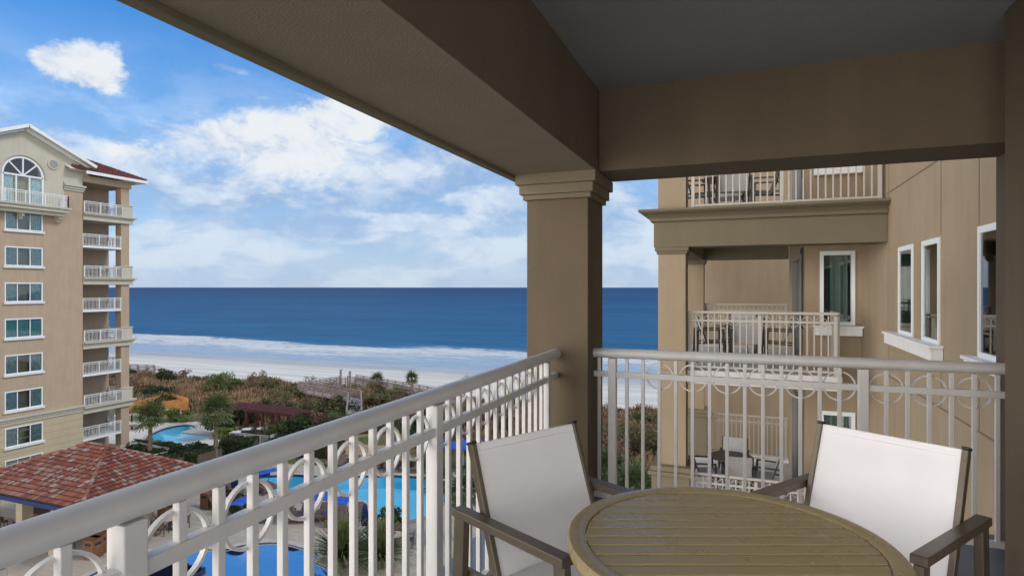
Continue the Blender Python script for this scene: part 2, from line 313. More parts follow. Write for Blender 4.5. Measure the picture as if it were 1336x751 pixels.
# ------------------------------------------------------------------ building helpers
class MB:
    def __init__(s): s.v = []; s.f = []; s.tone = []
    def add(s, vs, fs, tone=.5):
        n = len(s.v); s.v += [tuple(p) for p in vs]; s.f += [tuple(i+n for i in f) for f in fs]; s.tone += [tone]*len(fs); return s
    def box(s, x0, x1, y0, y1, z0, z1):
        return s.add([(x0, y0, z0), (x1, y0, z0), (x1, y1, z0), (x0, y1, z0), (x0, y0, z1), (x1, y0, z1), (x1, y1, z1), (x0, y1, z1)],
                     [(0, 3, 2, 1), (4, 5, 6, 7), (0, 1, 5, 4), (1, 2, 6, 5), (2, 3, 7, 6), (3, 0, 4, 7)])
    def beam(s, p0, p1, wd, hg, up=(0, 0, 1)):
        """rectangular bar from p0 to p1; wd across, hg along up"""
        p0 = Vector(p0); p1 = Vector(p1); d = (p1-p0).normalized(); up = Vector(up)
        if abs(d.dot(up)) > .98: up = Vector((0, 1, 0)) if abs(d.y) < .9 else Vector((1, 0, 0))
        sx = d.cross(up).normalized(); uy = sx.cross(d).normalized()
        vs = []
        for p in (p0, p1):
            for a, b in ((-1, -1), (1, -1), (1, 1), (-1, 1)): vs.append(p + sx*(a*wd/2) + uy*(b*hg/2))
        return s.add(vs, [(0, 3, 2, 1), (4, 5, 6, 7), (0, 1, 5, 4), (1, 2, 6, 5), (2, 3, 7, 6), (3, 0, 4, 7)])
    def tube(s, pts, r, seg=12, cap=True, squash=(1, 1), closed=False):
        pts = [Vector(p) for p in pts]; n = len(pts); rs = r if hasattr(r, '__len__') else [r]*n; vs = []; fs = []
        prev = None
        for i, p in enumerate(pts):
            if closed: d = (pts[(i+1) % n]-pts[i-1]).normalized()
            else: d = (pts[min(i+1, n-1)]-pts[max(i-1, 0)]).normalized()
            ref = prev if prev is not None else (Vector((0, 0, 1)) if abs(d.z) < .9 else Vector((1, 0, 0)))
            a = d.cross(ref).normalized(); b = a.cross(d).normalized(); prev = b
            for k in range(seg):
                an = 2*math.pi*k/seg; vs.append(p + a*math.cos(an)*rs[i]*squash[0] + b*math.sin(an)*rs[i]*squash[1])
        for i in range(n if closed else n-1):
            j = (i+1) % n
            for k in range(seg): fs.append((i*seg+k, i*seg+(k+1) % seg, j*seg+(k+1) % seg, j*seg+k))
        if cap and not closed: fs.append(tuple(range(seg))[::-1]); fs.append(tuple((n-1)*seg+k for k in range(seg)))
        return s.add(vs, fs)
    def prism(s, poly, z0, z1):
        n = len(poly); vs = [(x, y, z0) for x, y in poly]+[(x, y, z1) for x, y in poly]
        return s.add(vs, [tuple(range(n))[::-1], tuple(range(n, 2*n))]+[(i, (i+1) % n, n+(i+1) % n, n+i) for i in range(n)])
    def profile(s, prof, p0, p1, up=(0, 0, 1), out=(0, -1, 0)):
        """extrude 2D profile (out, up) from p0 to p1"""
        o = Vector(out); u = Vector(up); n = len(prof); vs = []
        for p in (Vector(p0), Vector(p1)): vs += [p+o*a+u*b for a, b in prof]
        return s.add(vs, [tuple(range(n)), tuple(range(n, 2*n))[::-1]]+[(i, n+i, n+(i+1) % n, (i+1) % n) for i in range(n)])
    def build(s, name, m, parent=None, smooth=False, bevel=0, world=True, seg=2):
        me = bpy.data.meshes.new(name); off = parent_origin(parent) if (parent is not None and world) else Vector((0, 0, 0))
        me.from_pydata([(a-off.x, b-off.y, c-off.z) for a, b, c in s.v], [], s.f)
        at = me.attributes.new('tone', 'FLOAT', 'FACE'); at.data.foreach_set('value', s.tone)
        if smooth: me.polygons.foreach_set('use_smooth', [True]*len(me.polygons))
        bm = bmesh.new(); bm.from_mesh(me); bmesh.ops.recalc_face_normals(bm, faces=bm.faces); bm.to_mesh(me); bm.free()
        me.materials.append(m); o = bpy.data.objects.new(name, me); COL.objects.link(o)
        if parent is not None: o.parent = parent
        if smooth and smooth != 'all':
            try: me.set_sharp_from_angle(angle=R(38))
            except Exception: pass
        if bevel:
            b = o.modifiers.new('bevel', 'BEVEL'); b.width = bevel; b.segments = seg; b.limit_method = 'ANGLE'; b.angle_limit = R(40)
            me.polygons.foreach_set('use_smooth', [True]*len(me.polygons)); b.harden_normals = True
        return o

def parent_origin(p):
    v = Vector((0, 0, 0))
    while p is not None: v = v + p.location; p = p.parent
    return v
def thing(name, label, cat, loc=(0, 0, 0), rotz=0.0, group=None):
    o = bpy.data.objects.new(name, None); COL.objects.link(o); o.location = loc; o.rotation_euler = (0, 0, rotz)
    o.empty_display_size = .2; o['label'] = label; o['category'] = cat
    if group: o['group'] = group
    return o
def tag(o, label, cat, group=None):
    o['label'] = label; o['category'] = cat
    if group: o['group'] = group
    return o
def struct(o, kind='structure'): o['kind'] = kind; return o
def copy_tree(o, parent=None, loc=None, rotz=None, label=None, scale=None):
    c = o.copy(); COL.objects.link(c); c.parent = parent
    for ch in list(o.children): copy_tree(ch, c)
    if loc is not None: c.location = loc
    if rotz is not None: c.rotation_euler = (0, 0, rotz)
    if label: c['label'] = label
    if scale: c.scale = (scale,)*3
    return c
ORD = ['first', 'second', 'third', 'fourth', 'fifth', 'sixth', 'seventh', 'eighth', 'ninth', 'tenth', 'eleventh', 'twelfth']
G = -15.4            # garden level below the eye
FL = -1.485          # this balcony's floor
ST = 2.87            # storey height

def smooth_loop(pts, k=6):
    out = []; n = len(pts)
    for i in range(n):
        p0, p1, p2, p3 = [Vector(pts[(i+j-1) % n]) for j in range(4)]
        for s_ in range(k):
            u = s_/k; out.append(tuple(.5*((2*p1)+(p2-p0)*u+(2*p0-5*p1+4*p2-p3)*u*u+(3*p1-p0-3*p2+p3)*u**3)))
    return out
def sheet_with_holes(outer, holes, z, name, m):
    bm = bmesh.new(); edges = []
    for lp in [outer]+holes:
        vs = [bm.verts.new((x, y, z)) for x, y in lp]
        for i in range(len(vs)): edges.append(bm.edges.new((vs[i], vs[(i+1) % len(vs)])))
    bmesh.ops.triangle_fill(bm, use_beauty=True, use_dissolve=False, edges=edges)
    for f in bm.faces:
        if f.normal.z < 0: f.normal_flip()
    me = bpy.data.meshes.new(name); bm.to_mesh(me); bm.free(); me.materials.append(m)
    o = bpy.data.objects.new(name, me); COL.objects.link(o); return o

# ------------------------------------------------------------------ setting: terrain, sea, decks, pools
POOL_B = smooth_loop([(-37.2, 37.6), (-34.7, 39.3), (-32.4, 39.8), (-29.5, 41.0), (-26.5, 42.3), (-23.2, 42.6), (-20.6, 40.6), (-19.8, 37.0), (-20.4, 34.7), (-21.9, 33.6), (-23.3, 33.7), (-24.2, 35.4), (-25.2, 36.2), (-28.1, 36.6), (-30.2, 35.9), (-33.4, 35.4), (-36.5, 35.6)], 5)
POOL_C = smooth_loop([(-32.6, 24.5), (-31.2, 25.9), (-29.7, 26.3), (-28.6, 26.6), (-27.9, 27.6), (-26.4, 28.5), (-24.6, 28.5), (-23.0, 28.1), (-22.5, 27.3), (-21.4, 26.9), (-20.0, 25.6), (-19.6, 22.5), (-21.5, 19.5), (-25, 18.2), (-29, 18.6), (-32.4, 20.8)], 5)
POOL_K = smooth_loop([(-57.6, 44.0), (-59.1, 47.0), (-58.7, 49.0), (-57.1, 49.1), (-54.8, 47.5), (-52.5, 46.9), (-51.1, 45.6), (-51.5, 43.9), (-53.4, 42.6), (-55.9, 42.6)], 6)
SPA = smooth_loop([(-66.5, 45.0), (-63.8, 46.9), (-61.9, 47.0), (-61.3, 45.4), (-62.9, 43.6), (-65.6, 43.4)], 6)
DECK_MAIN = [(-51, 12), (-4.5, 12), (-4.5, 34.5), (-15.5, 36), (-17.5, 42), (-20.8, 44.6), (-28, 44.5), (-33, 42.4), (-38, 41.3), (-42, 39.0), (-51, 33.5)]
DECK_K = smooth_loop([(-68.5, 42.4), (-67, 47.8), (-62, 49.6), (-59.0, 51.6), (-56.6, 50.6), (-53.6, 49.2), (-50.0, 48.2), (-48.3, 45.3), (-49.6, 41.8), (-54, 40.6), (-62, 40.8)], 5)
struct(sheet_with_holes(DECK_MAIN, [POOL_B, POOL_C], G+.004, 'pool_deck', M['deck']))
struct(sheet_with_holes(DECK_K, [POOL_K, SPA], G+.008, 'pool_deck', M['coping_light']))
for k, (lp, dp) in enumerate([(POOL_B, 1.1), (POOL_C, 1.1), (POOL_K, .9), (SPA, .7)]):
    zt = G+.008; zw = G-.05; n = len(lp); mb = MB()
    mb.add([(x, y, zt-.20) for x, y in lp]+[(x, y, G-dp) for x, y in lp], [(i, (i+1) % n, n+(i+1) % n, n+i) for i in range(n)]+[tuple(range(n, 2*n))])
    struct(mb.build('pool_floor', M['pool_basin']))
    mb = MB(); mb.add([(x, y, zt-.001) for x, y in lp]+[(x, y, zt-.20) for x, y in lp], [(i, (i+1) % n, n+(i+1) % n, n+i) for i in range(n)])
    struct(mb.build('pool_edge', M['pool_tile']))
    c = Vector((sum(p[0] for p in lp)/n, sum(p[1] for p in lp)/n))
    mb = MB(); out = [tuple(Vector(p)+(Vector(p)-Vector(lp[i-1])).orthogonal().normalized()*-.32) for i, p in enumerate(lp)]
    # coping ring, a little proud of the deck
    area = sum(lp[i-1][0]*lp[i][1]-lp[i][0]*lp[i-1][1] for i in range(n)); sg = 1 if area > 0 else -1
    out = []
    for i in range(n):
        d = (Vector(lp[(i+1) % n])-Vector(lp[i-1])).normalized(); out.append((lp[i][0]+d.y*.34*sg, lp[i][1]-d.x*.34*sg))
    mb.add([(x, y, zt+.035) for x, y in lp]+[(x, y, zt+.035) for x, y in out]+[(x, y, zt-.001) for x, y in out]+[(x, y, zt-.001) for x, y in lp],
           [(i, (i+1) % n, n+(i+1) % n, n+i) for i in range(n)]+[(n+i, n+(i+1) % n, 2*n+(i+1) % n, 2*n+i) for i in range(n)]+[(3*n+i, 3*n+(i+1) % n, (i+1) % n, i) for i in range(n)])
    struct(mb.build('pool_coping', M['coping']))
    mb = MB(); mb.add([(x, y, zw) for x, y in lp], [tuple(range(n))]); struct(mb.build('pool_water', M['pool_water']))

def inside(p, poly):
    x, y = p; r = False; n = len(poly)
    for i in range(n):
        x0, y0 = poly[i][:2]; x1, y1 = poly[i-1][:2]
        if (y0 > y) != (y1 > y) and x < (x1-x0)*(y-y0)/(y1-y0)+x0: r = not r
    return r
def hills(x, y):
    return .5*math.sin(x*.11+1.3)*math.cos(y*.17)+.35*math.sin(x*.31+y*.23)+.2*math.sin(x*.7-y*.5)
def ground_z(x, y):
    z = G-.02
    if y > 47:
        k = min(1, (y-47)/9)*max(0, min(1, (75-y)/6)); z += k*(.75+.7*hills(x, y))
    if y > 70: z -= min(1, (y-70)/6)*.4
    if y > 76: z -= min(2.55, (y-76)*.052)
    if y > 120: z -= (min(y, 140)-120)*.06
    return z
def shrink(poly, d):
    n = len(poly); area = sum(poly[i-1][0]*poly[i][1]-poly[i][0]*poly[i-1][1] for i in range(n)); sg = 1 if area > 0 else -1; out = []
    for i in range(n):
        v = (Vector(poly[(i+1) % n][:2])-Vector(poly[i-1][:2])).normalized(); out.append((poly[i][0]-v.y*d*sg, poly[i][1]+v.x*d*sg))
    return out
dm, dk = shrink(DECK_MAIN, 1.1), shrink(DECK_K, 1.0)
xs = list(np.arange(-420, -84, 12))+list(np.arange(-84, 12, .8))+list(np.arange(12, 200, 10))
ys = list(np.arange(-30, 12, 4))+list(np.arange(12, 80, .8))+list(np.arange(80, 150, 5))
mb = MB(); V = []
for y in ys:
    for x in xs:
        z = ground_z(x, y)
        if 11 < y < 54 and -70 < x < -4 and (inside((x, y), dm) or inside((x, y), dk)): z = G-2.2
        V.append((x, y, z))
nx = len(xs); mb.add(V, [(j*nx+i, j*nx+i+1, (j+1)*nx+i+1, (j+1)*nx+i) for j in range(len(ys)-1) for i in range(nx-1)])
struct(mb.build('ground', M['ground'], smooth='all'))
# sea: waves modelled near the shore, flat sheet to the horizon
SEA = -18.12
xs = list(np.arange(-900, -420, 40))+list(np.arange(-420, 60, 3))+list(np.arange(60, 700, 40))
ys = list(np.arange(112, 330, 1.6))+[345, 370, 410, 480, 600, 800, 1200, 2000, 4000, 9000, 20000, 45000]
mb = MB(); V = []
for y in ys:
    for x in xs:
        z = SEA; a = max(0, min(1, (y-118)/20))*max(0, min(1, (330-y)/150))
        for (yc, amp, ph) in ((131, .42, 0), (146, .60, 2.1), (159, .5, 4.0), (185, .32, 1.0), (215, .25, 3.0)):
            yy = y-(yc+4*math.sin(x*.017+ph)+2*math.sin(x*.05+ph*2)); br = .6+.4*math.sin(x*.03+ph*3)
            z += a*amp*br*math.exp(-(yy/(2.2 if yy < 0 else 4.5))**2)
        V.append((x*(1 if y < 400 else min(60, y/400)), y, z))
nx = len(xs); mb.add(V, [(j*nx+i, j*nx+i+1, (j+1)*nx+i+1, (j+1)*nx+i) for j in range(len(ys)-1) for i in range(nx-1)])
struct(mb.build('sea', M['sea'], smooth='all'))
# tan dormant lawn beyond the pool and garden paths
mb = MB(); mb.add([(x, y, ground_z(x, y)+.03) for x, y in [(-40.5, 44.6), (-31, 44.9), (-26.5, 46.5), (-29, 50), (-34, 52.5), (-41, 50)]], [(0, 1, 2, 3, 4, 5)])
struct(mb.build('lawn', M['grass_tan']))
mb = MB(); P = smooth_loop([(-47.0, 38.6), (-44.6, 41.4), (-43.2, 45.5), (-45.0, 49.0), (-43.4, 49.4), (-41.4, 45.5), (-42.6, 40.6), (-44.8, 37.8)], 4)
mb.add([(x, y, G+.012) for x, y in P], [tuple(range(len(P)))]); struct(mb.build('path', M['path']))
mb = MB(); mb.box(-56, -46, 46.5, 53.5, G-.1, G+.02); struct(mb.build('path', M['path']))

# ------------------------------------------------------------------ railing maker (posts, pickets, rings, rails)
def ring_mb(R0=.086, r=.0042, wd=.007, seg=36):
    mb = MB(); vs = []; fs = []
    for i in range(seg):
        a = 2*math.pi*i/seg; c, s_ = math.cos(a), math.sin(a)
        for (rr, yy) in ((R0-r, -wd), (R0+r, -wd), (R0+r, wd), (R0-r, wd)): vs.append((c*rr, yy, s_*rr))
    for i in range(seg):
        j = (i+1) % seg
        for k in range(4): fs.append((i*4+k, i*4+(k+1) % 4, j*4+(k+1) % 4, j*4+k))
    return mb.add(vs, fs)
RAILMESH = {}; USED = set()
def railing(par, p0, p1, zf, posts, pickets, rings, material, rings_on=True, tube=True, tag_='near', ext=(0, 0)):
    """par: thing or building; p0,p1 (x,y) line; posts/pickets/rings: distances along"""
    a = Vector((*p0, 0)); b = Vector((*p1, 0)); L = (b-a).length; d = (b-a)/L; ang = math.atan2(d.y, d.x); org = parent_origin(par)
    if tag_ not in RAILMESH:
        bars = {}
        mb = MB(); mb.box(-.011, .011, -.011, .011, .045, 1.0); bars['baluster'] = (mb, .0025)
        mb = MB(); mb.box(-.027, .027, -.027, .027, .0, 1.0); mb.box(-.045, .045, -.045, .045, 0, .012); bars['post'] = (mb, .004)
        bars['ring'] = (ring_mb(), 0)
        RAILMESH[tag_] = {}
        for k, (mb, bv) in bars.items():
            o = mb.build(k, material, None, bevel=bv if tag_ == 'near' else 0, smooth=(k == 'ring')); RAILMESH[tag_][k] = o
    protos = RAILMESH[tag_]
    def put(k, tt, z=0.0):
        pr = protos[k]
        if (tag_, k) not in USED: o = pr; USED.add((tag_, k))
        else: o = pr.copy(); COL.objects.link(o)
        o.parent = par; p = a+d*tt; o.location = Vector((p.x, p.y, zf+z))-org; o.rotation_euler = (0, 0, ang); return o
    for x in posts: put('post', x)
    for x in pickets: put('baluster', x)
    if rings_on:
        for x in rings: o_ = put('ring', x, .89); o_.location += Vector((-d.y, d.x, 0))*.014
    z = zf
    mb = MB()
    if tube: mb.tube([(a-d*ext[0]).to_tuple()[:2]+(z+1.034,), (b+d*ext[1]).to_tuple()[:2]+(z+1.034,)], 1.0, 24, squash=(.040, .033)); mb.build('top_rail', material, par, smooth=True)
    else: mb.beam((*(a-d*ext[0])[:2], z+1.04), (*(b+d*ext[1])[:2], z+1.04), .055, .045); mb.build('top_rail', material, par, bevel=.004)
    if rings_on:
        mb = MB(); mb.beam((*a[:2], z+.89), (*b[:2], z+.89), .034, .038); mb.build('middle_rail', material, par, bevel=.003)
    mb = MB(); mb.beam((*a[:2], z+.06), (*b[:2], z+.06), .034, .036); mb.build('bottom_rail', material, par, bevel=.003)

# ------------------------------------------------------------------ this balcony: shell of the building around the viewer
near = thing('hotel_building', 'near tan stucco balcony bay with dark beams and a square corner column', 'building', (0, 0, FL))
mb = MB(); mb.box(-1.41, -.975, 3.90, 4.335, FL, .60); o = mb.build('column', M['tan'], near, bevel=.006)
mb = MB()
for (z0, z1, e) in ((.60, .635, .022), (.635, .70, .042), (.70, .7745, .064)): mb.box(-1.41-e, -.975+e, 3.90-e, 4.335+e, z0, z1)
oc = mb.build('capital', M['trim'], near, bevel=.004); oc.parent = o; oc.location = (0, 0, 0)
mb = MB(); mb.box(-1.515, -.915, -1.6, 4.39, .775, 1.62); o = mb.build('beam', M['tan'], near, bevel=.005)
mb = MB(); mb.box(-1.478, -.917, -1.59, 3.83, .770, .7745); b2 = mb.build('soffit', M['soffit_bounce'], near); b2.parent = o  # thin sheet under the beam, carries the painted bounce light
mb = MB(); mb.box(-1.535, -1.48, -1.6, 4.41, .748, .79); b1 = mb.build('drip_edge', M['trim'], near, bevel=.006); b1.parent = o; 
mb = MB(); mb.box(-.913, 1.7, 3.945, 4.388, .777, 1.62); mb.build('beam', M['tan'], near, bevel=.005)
mb = MB(); mb.box(-1.0, 4.4, -1.6, 3.96, 1.32, 1.56); mb.build('ceiling', M['ceil'], near)  # runs on to the right, unseen, to keep sun off the table
mb = MB(); mb.box(1.16, 1.9, 2.0, 3.53, FL-.02, 1.318); mb.build('wall', M['tan'], near, bevel=.006)  # cut short out of view so light reaches the left chair
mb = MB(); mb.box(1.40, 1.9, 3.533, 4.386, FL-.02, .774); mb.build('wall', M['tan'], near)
mb = MB(); mb.box(-1.5, 1.398, -1.6, 4.40, FL-.22, FL); mb.box(1.40, 4.4, -1.6, 1.99, FL-.22, FL); mb.build('floor', M['floor'], near)

lr = thing('balcony_railing', 'glossy white metal railing running along the open left side of the near balcony', 'railing', (-1.2, 1.4, FL), 0, None)
bal = [.744-.107*k for k in range(0, 9)] + [.995+.1082*k for k in range(0, 11)] + [2.318+.1063*k for k in range(0, 13)]
rng_ = [.744-.214*k for k in range(0, 4)] + [.995+.2164*k for k in range(0, 6)] + [2.318+.2126*k for k in range(0, 6)]
Y0 = -.9
railing(lr, (-1.2, Y0), (-1.2, 3.90), FL, [v-Y0 for v in (-.45, .871, 2.195, 3.69)], [v-Y0 for v in bal if v > -.4], [v-Y0 for v in rng_ if v > -.4], M['rail'], ext=(.3, .0))
rr = thing('balcony_railing', 'white metal railing with a row of rings facing the neighbouring wing', 'railing', (0, 4.07, FL))
X0 = -.975
balr = [-.938, -.748, -.640]+[-.532+.1062*k for k in range(0, 11)]+[.774+.1062*k for k in range(0, 6)]
rngr = [-.532+.2124*k for k in range(0, 6)]+[.774, .986, 1.199]
railing(rr, (X0, 4.07), (1.40, 4.07), FL, [v-X0 for v in (-.846, .654)], [v-X0 for v in balr], [v-X0 for v in rngr], M['rail'])

# ------------------------------------------------------------------ table and chairs
TB = Vector((-.05, 1.892, FL)); TA = YAW
tb = thing('patio_table', 'round khaki slatted metal patio table between the two white chairs', 'table', TB, TA)
H = .735; RR = .474
mb = MB(); N = 96; prof = [(RR-.055, H-.002), (RR-.055, H-.02), (RR-.028, H-.034), (RR-.001, H-.034), (RR, H-.030), (RR, H-.006), (RR-.006, H), (RR-.020, H+.001), (RR-.050, H+.0005)]
vs = []; fs = []
for i in range(N):
    a = 2*math.pi*i/N
    for r_, z in prof: vs.append((r_*math.cos(a), r_*math.sin(a), z))
k = len(prof)
for i in range(N):
    for j in range(k): fs.append((i*k+j, ((i+1) % N)*k+j, ((i+1) % N)*k+(j+1) % k, i*k+(j+1) % k))
mb.add(vs, fs); mb.build('table_rim', M['table'], tb, smooth=True, world=False)
pitch = .0625; r_in = RR-.058
for q in range(-7, 8):
    y0 = q*pitch-.0265; y1 = q*pitch+.0265
    if max(abs(y0), abs(y1)) > r_in+.02: continue
    def xe(y): return math.sqrt(max(1e-4, r_in**2-min(abs(y), r_in-.001)**2))
    n = 8; ysq = [max(-r_in+.002, min(r_in-.002, y0+(y1-y0)*i/n)) for i in range(n+1)]
    poly = [(xe(y), y) for y in ysq]+[(-xe(y), y) for y in ysq[::-1]]
    mb = MB(); mb.prism(poly, H-.016, H-.003); mb.build('slat', M['table'], tb, bevel=.004, world=False)
mb = MB()
for x in (-.22, .22): mb.box(x-.015, x+.015, -.37, .37, H-.040, H-.0165)
for s_ in (-1, 1): mb.beam((-.34, s_*.20, H-.052), (.34, s_*.20, H-.052), .03, .022)
mb.build('under_frame', M['bronze'], tb, world=False)
for a in (45, 135, 225, 315):
    c, s_ = math.cos(R(a)), math.sin(R(a)); mb = MB(); mb.beam((.27*c, .27*s_, H-.05), (.34*c, .34*s_, 0), .038, .038); mb.build('leg', M['bronze'], tb, bevel=.004, world=False)
mb = MB(); mb.tube([(0, 0, H-.034), (0, 0, H-.012)], .026, 20); mb.build('umbrella_hole_cap', M['bronze_d'], tb, world=False)

def make_chair(name, label, loc, rot, back_h=.90, wd=.265):
    c = thing(name, label, 'chair', loc, rot)
    xb, zb = -.20, back_h                     # top of back
    x0, z0 = -.045, .455
    def bk(tt): return (x0+(xb-x0)*tt, z0+(zb-z0)*tt)
    for s_ in (-1, 1):
        y = s_*(wd+.001); mb = MB(); mb.beam((x0, y, z0), (xb, y, zb), .022, .034, up=(1, 0, .3)); u = mb.build('back_upright', M['bronze'], c, bevel=.004, world=False)
        mb = MB(); dx, dz = (xb-x0), (zb-z0); l_ = math.hypot(dx, dz); mb.beam((xb, y, zb), (xb+dx/l_*.010, y, zb+dz/l_*.010), .024, .037, up=(1, 0, .3)); e = mb.build('end_cap', M['black'], u, bevel=.002, world=False)
        ya = s_*(wd+.042); mb = MB(); mb.beam((-.235, ya, .655), (.345, ya, .665), .050, .030); mb.build('armrest', M['bronze'], c, bevel=.004, world=False)
        mb = MB(); mb.beam((-.205, ya, .642), (-.235, ya, .0), .030, .062, up=(1, 0, 0)); mb.build('leg', M['bronze'], c, bevel=.004, world=False)
        mb = MB(); mb.beam((.320, ya, .650), (.345, ya, .0), .030, .050, up=(1, 0, 0)); mb.build('leg', M['bronze'], c, bevel=.004, world=False)
        mb = MB(); mb.beam((-.215, ya-s_*.028, .425), (.44, ya-s_*.028, .455), .024, .034); mb.build('seat_rail', M['bronze'], c, bevel=.004, world=False)
    mb = MB(); mb.beam((-.13, -wd-.02, .405), (-.13, wd+.02, .405), .03, .03); mb.beam((.33, -wd-.02, .42), (.33, wd+.02, .42), .03, .03); mb.build('cross_bar', M['bronze'], c, bevel=.003, world=False)
    def cloth(pts, thick, sag):
        """pts: path in xz; lofted across width with slight sag"""
        mb = MB(); nu = 16; nv = len(pts); vs = []; fs = []
        for side in (0, 1):
            for i, (x, z) in enumerate(pts):
                a = pts[max(i-1, 0)]; b = pts[min(i+1, nv-1)]; dx, dz = b[0]-a[0], b[1]-a[1]; l_ = math.hypot(dx, dz) or 1; nx_, nz_ = dz/l_, -dx/l_
                for j in range(nu+1):
                    u = j/nu*2-1; sg = sag*(1-u*u)*math.sin(math.pi*min(1, max(0, i/(nv-1))))
                    off = -sg+(thick/2 if side else -thick/2); ww = wd-.010
                    vs.append((x+nx_*off, u*ww, z+nz_*off))
        m_ = (nu+1)*nv
        for side in (0, 1):
            for i in range(nv-1):
                for j in range(nu):
                    q = side*m_+i*(nu+1)+j; fs.append((q, q+1, q+nu+2, q+nu+1))
        for i in range(nv-1):
            for j in (0, nu): q = i*(nu+1)+j; fs.append((q, q+nu+1, m_+q+nu+1, m_+q))
        for j in range(nu):
            for i in (0, nv-1): q = i*(nu+1)+j; fs.append((q, q+1, m_+q+1, m_+q))
        return mb.add(vs, fs)
    back = [bk(u) for u in np.linspace(.0, 1.0, 14)]
    # the sling face sits just in front of the uprights' centre
    mb = cloth([(x+.006, z) for x, z in back], .004, .018); bo = mb.build('backrest', M['sling'], c, smooth=True, world=False)
    # stitched hem pocket along the top
    hem = MB(); p0 = bk(.945); p1 = bk(1.0); hem.beam((p0[0]+.008, -wd+.012, p0[1]), (p0[0]+.008, wd-.012, p0[1]), .006, .002); ho = hem.build('hem_seam', M['sling'], bo, world=False)
    tu = MB(); tu.tube([(p1[0]+.004, -wd+.011, p1[1]-.004), (p1[0]+.004, wd-.011, p1[1]-.004)], .006, 10); tu.build('top_hem', M['sling'], bo, smooth=True, world=False)
    seat = [(x0+.012+(.47)*u, .458+.012*u-.02*math.sin(math.pi*u)) for u in np.linspace(0, .96, 12)]+[(.435, .464), (.45, .448)]
    mb = cloth(seat, .004, .006); mb.build('seat', M['sling'], c, smooth=True, world=False)
    return c
make_chair('patio_chair', 'white sling patio chair with its back to the corner column, left of the table', (-.645, 2.158, FL), math.atan2(-.486, .875))
make_chair('patio_chair', 'white sling patio chair right of the table, backed against the ringed railing', (.417, 2.567, FL), math.atan2(-.844, -.537), wd=.258)

# ------------------------------------------------------------------ the neighbouring wing on the right
wing = thing('hotel_wing', 'tan stucco hotel wing at right with stacked balconies, deep cornice and tall white framed windows', 'building', (0, 11, G))
XW = 2.10
def wall_with_openings(mb, axis, c0, c1, u0, u1, z0, z1, holes):
    """wall slab between c0..c1 (thickness axis), spanning u0..u1, z0..z1 with rectangular holes (u,u,z,z)"""
    us = sorted({u0, u1, *[h[0] for h in holes], *[h[1] for h in holes]}); zs = sorted({z0, z1, *[h[2] for h in holes], *[h[3] for h in holes]})
    us = [u for u in us if u0 <= u <= u1]; zs = [z for z in zs if z0 <= z <= z1]
    for i in range(len(us)-1):
        zrun = None
        for j in range(len(zs)-1):
            cu, cz = (us[i]+us[i+1])/2, (zs[j]+zs[j+1])/2
            hole = any(h[0] < cu < h[1] and h[2] < cz < h[3] for h in holes)
            if not hole and zrun is None: zrun = zs[j]
            if (hole or j == len(zs)-2) and zrun is not None:
                ze = zs[j] if hole else zs[j+1]
                if axis == 'x': mb.box(c0, c1, us[i], us[i+1], zrun, ze)
                else: mb.box(us[i], us[i+1], c0, c1, zrun, ze)
                zrun = None
